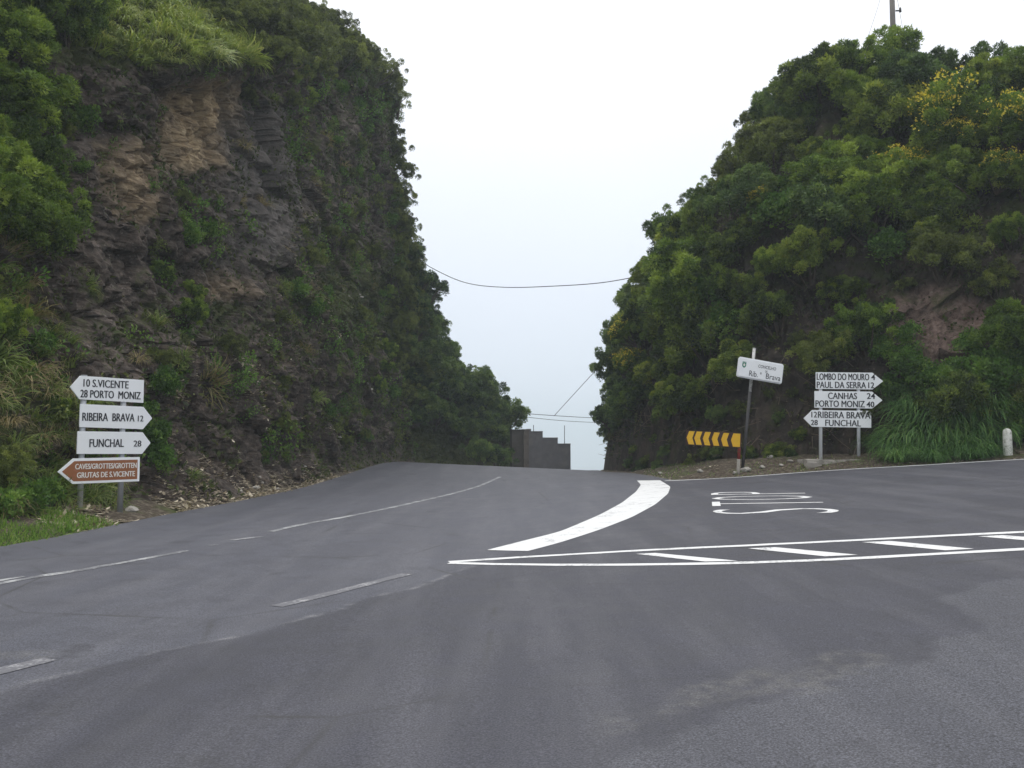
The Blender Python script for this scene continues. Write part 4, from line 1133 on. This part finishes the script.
# left: four plates on two posts
YA, YB_ = 16.9, 17.9
rootL = empty('direction_signpost', 'white and brown arrow signpost with four plates on the left verge', 'signpost')
fl = Frame(rootL, 78, 145, YA, YB_)
def ground_local(fr, u, y=.075):
    x = fr.x(u); n_ = Vector((-fr.dir.y, fr.dir.x)); p = Vector((fr.a.x, fr.a.y)) + Vector((fr.dir.x, fr.dir.y)) * x + n_ * y
    return top_of(p.x, p.y) - fr.a.z - .15
post(fl, 84.5, 377, ground_local(fl, 84.5), M['galv'], .055); post(fl, 124.5, 380, ground_local(fl, 124.5), M['galv'], .055)
b1 = plate(fl, [(69.3, 389), (79, 377.5), (143.2, 378.5), (143.2, 402), (79, 400.5)], M['white'], 'white plate pointing left, topmost')
lettering(fl, b1, '10 S.VICENTE', 82.5, 127.5, 380.5, 388, M['black']); lettering(fl, b1, '28 PORTO  MONIZ', 79.8, 140, 391, 398.6, M['black'])
b2 = plate(fl, [(80, 405), (143.5, 406), (152.5, 417.5), (143.5, 429), (80, 427.5)], M['white'], 'white plate pointing right, second from top')
lettering(fl, b2, 'RIBEIRA  BRAVA', 82.5, 134.5, 413.3, 421.3, M['black']); lettering(fl, b2, '12', 138, 143.3, 415, 421, M['black'])
b3 = plate(fl, [(78.3, 431.5), (143.3, 432), (151.5, 443), (143.3, 454.3), (78.3, 453.5)], M['white'], 'white plate pointing right, third from top')
lettering(fl, b3, 'FUNCHAL', 90.5, 124.5, 439, 447, M['black']); lettering(fl, b3, '28', 134.5, 142, 440.5, 446.7, M['black'])
b4 = plate(fl, [(59.8, 470.3), (75, 457.8), (141.3, 457.3), (141.3, 482), (75, 482.3)], M['white'], 'brown plate with white border pointing left, lowest')
m = MB(); m.prism([fl.pt(*p) for p in [(64, 470.2), (76, 460.4), (139, 459.9), (139, 479.6), (76, 479.8)]], -.004, .002); m.build('brown_field', M['brown'], b4)
lettering(fl, b4, 'CAVES/GROTTES/GROTTEN', 77, 138, 463, 468.3, M['whitelet'], -.008, .006); lettering(fl, b4, 'GRUTAS DE S.VICENTE', 79, 136.5, 471.3, 476.7, M['whitelet'], -.008, .006)

# right: three plates on two posts with a concrete footing
pb = surf(839, 461); YR_ = pb.y + .25
rootR = empty('direction_signpost', 'white arrow signpost with three plates on the right verge', 'signpost')
fr = Frame(rootR, 815, 871, YR_ + .12, YR_ - .12, R(1.2))
post(fr, 820.5, 372, ground_local(fr, 820.5), M['palepost'], .05); post(fr, 858.5, 372, ground_local(fr, 858.5), M['palepost'], .05)
c1 = plate(fr, [(815.2, 371.8), (872, 371.8), (882.8, 380.3), (872, 388.6), (815.2, 388.6)], M['white'], 'white plate pointing right, topmost')
lettering(fr, c1, 'LOMBO DO MOURO', 816.3, 868.6, 372.9, 379.6, M['black']); lettering(fr, c1, '4', 870.8, 874.6, 373.4, 379.2, M['black'], bold=.004)
lettering(fr, c1, 'PAUL DA SERRA', 816.3, 865.4, 381.2, 387.6, M['black']); lettering(fr, c1, '12', 867.8, 873.6, 381.5, 387.3, M['black'], bold=.004)
c2 = plate(fr, [(813.9, 390.8), (871.6, 390.8), (882, 399.2), (871.6, 407.6), (813.9, 407.6)], M['white'], 'white plate pointing right, in the middle')
lettering(fr, c2, 'CANHAS', 827.5, 856.3, 392.2, 398.6, M['black']); lettering(fr, c2, '24', 866.4, 874.4, 392.2, 398, M['black'], bold=.004)
lettering(fr, c2, 'PORTO MONIZ', 815, 864, 400.1, 406.6, M['black']); lettering(fr, c2, '40', 866, 873.6, 400.7, 406.3, M['black'], bold=.004)
c3 = plate(fr, [(802.9, 418.4), (811.5, 410), (870.6, 410), (870.6, 426.8), (811.5, 426.8)], M['white'], 'white plate pointing left, lowest')
lettering(fr, c3, '12', 810.8, 816.3, 411.6, 417.4, M['black'], bold=.004); lettering(fr, c3, 'RIBEIRA BRAVA', 817.4, 869.6, 411.3, 417.8, M['black'])
lettering(fr, c3, '28', 810.3, 817, 419.8, 425.2, M['black'], bold=.004); lettering(fr, c3, 'FUNCHAL', 824.7, 860, 419.4, 425.7, M['black'])
# footing
def footing():
    p0, p1 = surf(800, 463), surf(862, 461.5)
    a = Vector((p0.x, YR_ - .35, 0)); w = p1.x - p0.x
    bm = bmesh.new(); bmesh.ops.create_cube(bm, size=1)
    bmesh.ops.subdivide_edges(bm, edges=bm.edges, cuts=9, use_grid_fill=True)
    zt = min(top_of(p0.x + .1, YR_), top_of(p1.x - .1, YR_))
    for v in bm.verts: v.co = Vector((v.co.x * w, v.co.y * .75, v.co.z * .5))
    V = np.array([v.co[:] for v in bm.verts]); nz = fbm(V * 2.2, 4, 701); nz2 = fbm(V * 6, 3, 705)
    for v, q, q2 in zip(bm.verts, nz, nz2):
        v.co += Vector((q * .12, q2 * .06, q * .05 + q2 * .02)); 
    me = bpy.data.meshes.new('sign_footing'); bm.to_mesh(me); bm.free(); me.materials.append(M['concrete'])
    o = link('sign_footing', me, None, ((p0.x + p1.x) / 2, YR_ + .0, zt - .12))
    tag(o, 'rough pale concrete footing under the three-plate signpost', 'concrete footing')
footing()

# tilted municipal sign box on a leaning pole
pm = surf(742, 473); Ym = pm.y + .05
rootM = empty('municipality_sign', 'tilted white municipal sign box on a leaning pole with shade painted into its lower part', 'sign', tuple(pm))
ROLL = R(8.6)
ptop, pbot = at(754.3, 348.5, Ym + .16), at(741.8, 476, Ym + .16)
d_ = ptop - pbot
def along(k): return pbot + d_ * k - pm
m = MB(); m.tube([along(-.02), along(.66)], .045, 10); m.build('pole', M['shadepole_fittings'], rootM, 0, True)  # lower length: its shade is put into the colour
m = MB(); m.tube([along(.66), along(1.0)], .045, 10); m.tube([along(1.0), along(1.004)], .05, 10); o = m.build('upper_pole', M['polewhite'], rootM, 0, True)
boxe = bpy.data.objects.new('sign_box_placeholder', None); bpy.data.objects.remove(boxe)
pxm = Ym / F
yaw = R(-14)
tl_ = at(740, 356.4, Ym - .22) - pm
WB, HBx = 46.5 * pxm / math.cos(yaw), 20.3 * pxm
Mx = Matrix.Translation(tl_) @ Matrix.Rotation(R(10), 4, 'Z') @ Matrix.Rotation(ROLL, 4, 'Y')
m = MB(); m.prism([(0, 0), (WB, 0), (WB, -HBx), (0, -HBx)], 0, .13)
bx_ = m.build('sign_box', M['white'], rootM, .03, True); bx_.data.transform(Mx)
for p_ in bx_.data.polygons: p_.use_smooth = False
sx = WB / 45.5; sz_ = HBx / 20
def mtext(txt, x0, x1, y0, y1, mat, bold=.006):
    tv_, tf_ = text_verts(txt, bold); me = bpy.data.meshes.new('lettering')
    me.from_pydata([(x0 * sx + s * (x1 - x0) * sx, -.006, -y1 * sz_ + t * (y1 - y0) * sz_) for s, t in tv_], [], tf_); me.update()
    me.transform(Mx); me.materials.append(mat); return link('lettering', me, bx_)
mtext('CONCELHO', 19.5, 37.5, 4.6, 7.8, M['black'], 0.0); mtext('DE', 27, 29.4, 9.4, 11.4, M['black'], 0)
mtext('Rib.', 11.2, 20.0, 12, 17.4, M['black'], .0); mtext('a', 22, 23.6, 12, 14.0, M['black'], .004); mtext('Brava', 28.3, 43.3, 12, 17.4, M['black'], .0)
m = MB(); cx_, cz_ = 5.2 * sx, -7.4 * sz_; w_, h_ = 1.9 * sx, 2.9 * sz_
m.prism([(cx_ - w_, cz_ + h_ * .7), (cx_ + w_, cz_ + h_ * .7), (cx_ + w_, cz_ - h_ * .4), (cx_ + w_ * .5, cz_ - h_ * .85), (cx_, cz_ - h_), (cx_ - w_ * .5, cz_ - h_ * .85), (cx_ - w_, cz_ - h_ * .4)], -.006, 0)
for q in (-.7, 0, .7): m.prism([(cx_ + (q - .22) * w_, cz_ + h_ * .74), (cx_ + (q + .22) * w_, cz_ + h_ * .74), (cx_ + (q + .22) * w_, cz_ + h_ * 1.1), (cx_ + (q - .22) * w_, cz_ + h_ * 1.1)], -.006, 0)
o = m.build('crest', M['green'], bx_); o.data.transform(Mx)
m = MB(); m.prism([(cx_ - w_ * .45, cz_ + h_ * .4), (cx_ + w_ * .45, cz_ + h_ * .4), (cx_ + w_ * .45, cz_ - h_ * .3), (cx_, cz_ - h_ * .6), (cx_ - w_ * .45, cz_ - h_ * .3)], -.009, -.0065)
o = m.build('crest_field', M['whitelet'], bx_); o.data.transform(Mx)

# chevron board
Yc = Ym - .12
pcb = surf(740, 476)
rootC = empty('chevron_board', 'low yellow and dark chevron board at the corner of the right bank', 'road sign')
fc = Frame(rootC, 685, 740, Yc + .35, Yc, R(3.2))
rootC.location = fc.a
m = MB(); m.prism([fc.pt(*p) for p in [(685, 430), (740.3, 430), (740.3, 444.8), (685, 444.8)]], 0, .03); bd = m.build('board', M['maroon'], rootC, .003)
for u0 in (686.2, 693.8, 702.3, 711.2, 720.6):
    w = 5.6
    m = MB(); m.prism([fc.pt(*p) for p in [(u0 + 2.2, 430.8), (u0 + 2.2 + w, 430.8), (u0 + w, 437.4), (u0 + 2.2 + w, 444), (u0 + 2.2, 444), (u0, 437.4)]], -.003, .001); m.build('chevron', M['yellow'], bd)
m = MB(); m.prism([fc.pt(*p) for p in [(732.6, 430.8), (739.6, 430.8), (739.6, 444), (732.6, 444), (730.4, 437.4)]], -.003, .001); m.build('chevron', M['yellow'], bd)
zb = -fc.a.z + top_of(fc.b.x, fc.b.y) - .15
x_ = fc.x(739); m = MB(); zmid = fc.z(456)
m.tube([(x_, .07, zmid), (x_ + .0, .07, fc.z(431))], .045, 10); m.build('post', M['redpaint'], rootC, 0, True)
m = MB(); m.tube([(x_, .07, min(zb, zmid - .5)), (x_, .07, zmid)], .05, 10); m.build('post_base', M['concrete'], rootC, 0, True)

# white bollard
pbz = surf(1008, 454.5)
m = MB(); hgt = 26 * pbz.y / F; r0 = 4.2 * pbz.y / F
prof = [(r0 * 1.02, -.15), (r0 * 1.02, 0), (r0, hgt * .5), (r0 * .97, hgt * .82), (r0 * .9, hgt * .89), (r0 * .72, hgt * .955), (r0 * .4, hgt * .99), (r0 * .02, hgt)]
m.tube([(0, 0, z) for _, z in prof], [q for q, _ in prof], 20)
rootB = m.build('bollard', M['whiteb'], None, 0, True); rootB.location = pbz
tag(rootB, 'short white round-topped bollard at the far right of the verge', 'bollard')

# ------------------------------------------------------------------ stepped wall beyond the crest
WY0, WY1 = 52.2, 54.0
rootW = empty('stepped_wall', 'dark concrete wall with a stepped top closing the road beyond the crest', 'wall')
def wY(u): return float(np.interp(u, [440, 490, 570.5], [50.6, 51.6, 53.4]))
def section(name, u0, u1, vt, mat, proud=0.0, thick=.35):
    a, b_ = at(u0, vt, wY(u0)), at(u1, vt, wY(u1)); dxy = Vector((b_.x - a.x, b_.y - a.y, 0)); t = dxy.normalized(); n_ = Vector((-t.y, t.x, 0))
    zt = (a.z + b_.z) / 2; zb = gz(b_.x, b_.y) - 1.0
    f0 = a - n_ * proud; f1 = b_ - n_ * proud; m = MB()
    vs = []
    for z in (zb, zt):
        for p in (f0, f1, f1 + n_ * (thick + proud), f0 + n_ * (thick + proud)): vs.append((p.x, p.y, z))
    m.add(vs, [(3, 2, 1, 0), (4, 5, 6, 7), (0, 1, 5, 4), (1, 2, 6, 5), (2, 3, 7, 6), (3, 0, 4, 7)])
    # coping
    if proud == 0:
        vs = []
        for z in (zt + .002, zt + .07):
            for p in (f0 - n_ * .03, f1 - n_ * .03 - t * .004, f1 + n_ * (thick + .03) - t * .004, f0 + n_ * (thick + .03)): vs.append((p.x, p.y, z))
        m.add(vs, [(3, 2, 1, 0), (4, 5, 6, 7), (0, 1, 5, 4), (1, 2, 6, 5), (2, 3, 7, 6), (3, 0, 4, 7)])
    return m.build(name, mat, rootW)
section('wall_section', 512, 523.0, 430.5, M['walld'])
section('pilaster', 523.1, 528.2, 429.2, M['wallb'], .10)
section('wall_section', 528.3, 531, 430, M['wall'])
section('wall_section', 531.05, 542.7, 432.2, M['wall'])
section('wall_section', 542.75, 557.8, 438.6, M['wall'])
section('wall_section', 557.85, 570.5, 444.6, M['wall'])
for (u, vt, vb, lab) in ((564.5, 425.5, 446, 'taller thin metal stake on the lowest step of the far wall'), (533.5, 425, 433, 'short thin metal stake on the upper step of the far wall')):
    a, b_ = at(u, vb, wY(u) + .17), at(u, vt, wY(u) + .17)
    m = MB(); m.tube([a, b_], .022, 6); o = m.build('wall_stake', M['cable'], None); tag(o, lab, 'stake')

# ------------------------------------------------------------------ utility pole and cables
pu = None
for v in range(40, 140, 4):
    pu = surf(893, v)
    if pu and pu.z > 8: break
print('pole', pu)
Yp = max(pu.y, 30) + .8
xb = at(893, 30, Yp).x; zb = top_of(xb, Yp)
topz = at(893, -60, Yp).z
rootU = empty('utility_pole', 'grey utility pole standing in the bushes on top of the right-hand hill', 'utility pole', (xb, Yp, zb - .3))
m = MB(); m.tube([(0, 0, 0), (0, 0, topz - zb + .3)], [.115, .085], 12); m.build('pole', M['pole'], rootU, 0, True)
zi = at(897, 12, Yp).z - zb + .3
m = MB(); m.tube([(.08, -.1, zi), (.26, -.1, zi)], .03, 8); m.tube([(.26, -.1, zi - .05), (.26, -.1, zi + .12)], [.05, .035], 8); m.build('insulator', M['shadepole_fittings'], rootU, 0, True)
for zq in (at(893, 28, Yp).z - zb + .3, at(893, 42, Yp).z - zb + .3):
    m = MB(); m.tube([(-.16, -.1, zq), (.16, -.1, zq)], .012, 6); m.build('step_bolt', M['shadepole_fittings'], rootU)
def cable(name, pts, r, label, sag=0.0):
    a, b_ = Vector(pts[0]), Vector(pts[-1]); m = MB()
    if len(pts) == 2:
        q = [a.lerp(b_, k / 24) - Vector((0, 0, sag * 4 * (k / 24) * (1 - k / 24))) for k in range(25)]
    else:
        q = []
        P_ = [Vector(p) for p in pts]
        for i in range(len(P_) - 1):
            p0, p1, p2, p3 = P_[max(i - 1, 0)], P_[i], P_[i + 1], P_[min(i + 2, len(P_) - 1)]
            for k in range(8):
                t = k / 8; q.append(.5 * ((2 * p1) + (p2 - p0) * t + (2 * p0 - 5 * p1 + 4 * p2 - p3) * t * t + (3 * p1 - p0 - 3 * p2 + p3) * t ** 3))
        q.append(P_[-1])
    m.tube(q, r, 6); o = m.build(name, M['cable'], None, 0, True); tag(o, label, 'cable'); return o
cable('overhead_cable', [at(418, 258, 50.5), at(432, 268, 50.2), at(465, 282.5, 48), at(505, 287.3, 46), at(560, 285.8, 44), at(603, 282.5, 42.5), at(640, 276, 42)], .022, 'single sagging cable across the gap from cliff to hill')
cable('overhead_cable', [at(500, 411.5, 56), at(560, 416, 60), at(608, 418, 64), at(660, 416, 70)], .022, 'upper of two level cables low across the gap above the wall')
cable('overhead_cable', [at(500, 414, 56), at(560, 420.5, 60), at(608, 422.5, 64), at(660, 421, 70)], .018, 'lower of two level cables low across the gap above the wall')
cable('overhead_cable', [at(640, 325, 62), at(600, 366, 63), at(575, 393, 64), at(554, 416, 65)], .02, 'steep cable slanting down from the hill to the level cables')
pt_ = Vector((xb, Yp, at(893, -40, Yp).z))
cable('stay_wire', [pt_, at(862, 52, Yp - 1.5)], .006, 'faint stay wire left of the utility pole', .2)
cable('stay_wire', [pt_, at(906, 46, Yp - 1)], .006, 'faint stay wire right of the utility pole', .1)

# ------------------------------------------------------------------ haze
def haze(density):
    m = MB(); m.box((-2500, -300, -150), (2500, 3900, 46))
    b = NB('haze_air'); v = b.node('VolumePrincipled')
    v.inputs['Color'].default_value = (.74, .83, .89, 1); v.inputs['Density'].default_value = density
    b.l.new(v.outputs[0], b.out.inputs['Volume'])
    o = m.build('haze', b.m); tag(o, 'pale mist filling the valley beyond the gap', 'haze', kind='stuff')
haze(.0011)

# ------------------------------------------------------------------ camera, sky, sun
cam = bpy.data.cameras.new('camera'); co = bpy.data.objects.new('camera', cam); COL.objects.link(co)
cam.sensor_width = 36; cam.lens = F / 1024 * 36; cam.clip_end = 9000; cam.clip_start = .05
co.location = CAM; co.rotation_euler = (R(90) + PITCH, 0, 0); sc.camera = co
SUN_EL, SUN_AZ = R(62), R(-12)      # azimuth from +Y towards +X
w = bpy.data.worlds.new('World'); sc.world = w; w.use_nodes = True
nt = w.node_tree; nt.nodes.clear(); n = nt.nodes; l = nt.links
sky = n.new('ShaderNodeTexSky'); sky.sky_type = 'NISHITA'; sky.sun_disc = False; sky.sun_elevation = SUN_EL; sky.sun_rotation = SUN_AZ; sky.dust_density = 5; sky.altitude = 900
tc_ = n.new('ShaderNodeTexCoord'); sepz = n.new('ShaderNodeSeparateXYZ'); l.new(tc_.outputs['Generated'], sepz.inputs[0])
rmp = n.new('ShaderNodeValToRGB'); e = rmp.color_ramp.elements       # overcast layer: brighter overhead
for k, (p_, c) in enumerate([(0.0, (.30, .32, .34)), (.47, (.52, .58, .65)), (.53, (.66, .72, .81)), (.64, (.80, .84, .915)), (.75, (1.00, 1.01, 1.03)), (.95, (1.75, 1.74, 1.72))]):
    if k >= len(e): e.new(p_)
    e[k].position = p_; e[k].color = (*c, 1)
mr = n.new('ShaderNodeMapRange'); mr.inputs[1].default_value = -1; mr.inputs[2].default_value = 1; l.new(sepz.outputs[2], mr.inputs[0]); l.new(mr.outputs[0], rmp.inputs[0])
nz = n.new('ShaderNodeTexNoise'); nz.inputs['Scale'].default_value = 1.6; nz.inputs['Detail'].default_value = 3; l.new(tc_.outputs['Generated'], nz.inputs['Vector'])
nr_ = n.new('ShaderNodeMapRange'); nr_.inputs[3].default_value = 10.4; nr_.inputs[4].default_value = 12.2; l.new(nz.outputs['Fac'], nr_.inputs[0])
cl = n.new('ShaderNodeVectorMath'); cl.operation = 'SCALE'; l.new(rmp.outputs[0], cl.inputs[0]); l.new(nr_.outputs[0], cl.inputs['Scale'])
mx = n.new('ShaderNodeMix'); mx.data_type = 'RGBA'; mx.inputs[0].default_value = .93
l.new(sky.outputs[0], mx.inputs[6]); l.new(cl.outputs[0], mx.inputs[7])
bg = n.new('ShaderNodeBackground'); bg.inputs['Strength'].default_value = .1; l.new(mx.outputs[2], bg.inputs[0])
wo = n.new('ShaderNodeOutputWorld'); l.new(bg.outputs[0], wo.inputs[0])
su = bpy.data.lights.new('sun', 'SUN'); su.energy = 1.1; su.angle = R(28); su.color = (1, .97, .93)
so = bpy.data.objects.new('sun', su); COL.objects.link(so)
dirv = Vector((math.sin(SUN_AZ) * math.cos(SUN_EL), math.cos(SUN_AZ) * math.cos(SUN_EL), math.sin(SUN_EL)))
so.rotation_mode = 'QUATERNION'; so.rotation_quaternion = dirv.to_track_quat('Z', 'Y'); so.location = (0, 0, 40)
sc.view_settings.view_transform = 'Standard'; sc.view_settings.look = 'None'; sc.view_settings.exposure = .18; sc.view_settings.gamma = 1
sc.render.engine = 'CYCLES'
sc.cycles.use_denoising = True
try:
    sc.cycles.denoiser = 'OPENIMAGEDENOISE'; sc.cycles.denoising_prefilter = 'ACCURATE'; sc.cycles.denoising_input_passes = 'RGB_ALBEDO_NORMAL'
except Exception: pass
sc.cycles.max_bounces = 6; sc.cycles.diffuse_bounces = 3; sc.cycles.glossy_bounces = 2; sc.cycles.transmission_bounces = 3; sc.cycles.transparent_max_bounces = 6; sc.cycles.volume_bounces = 1
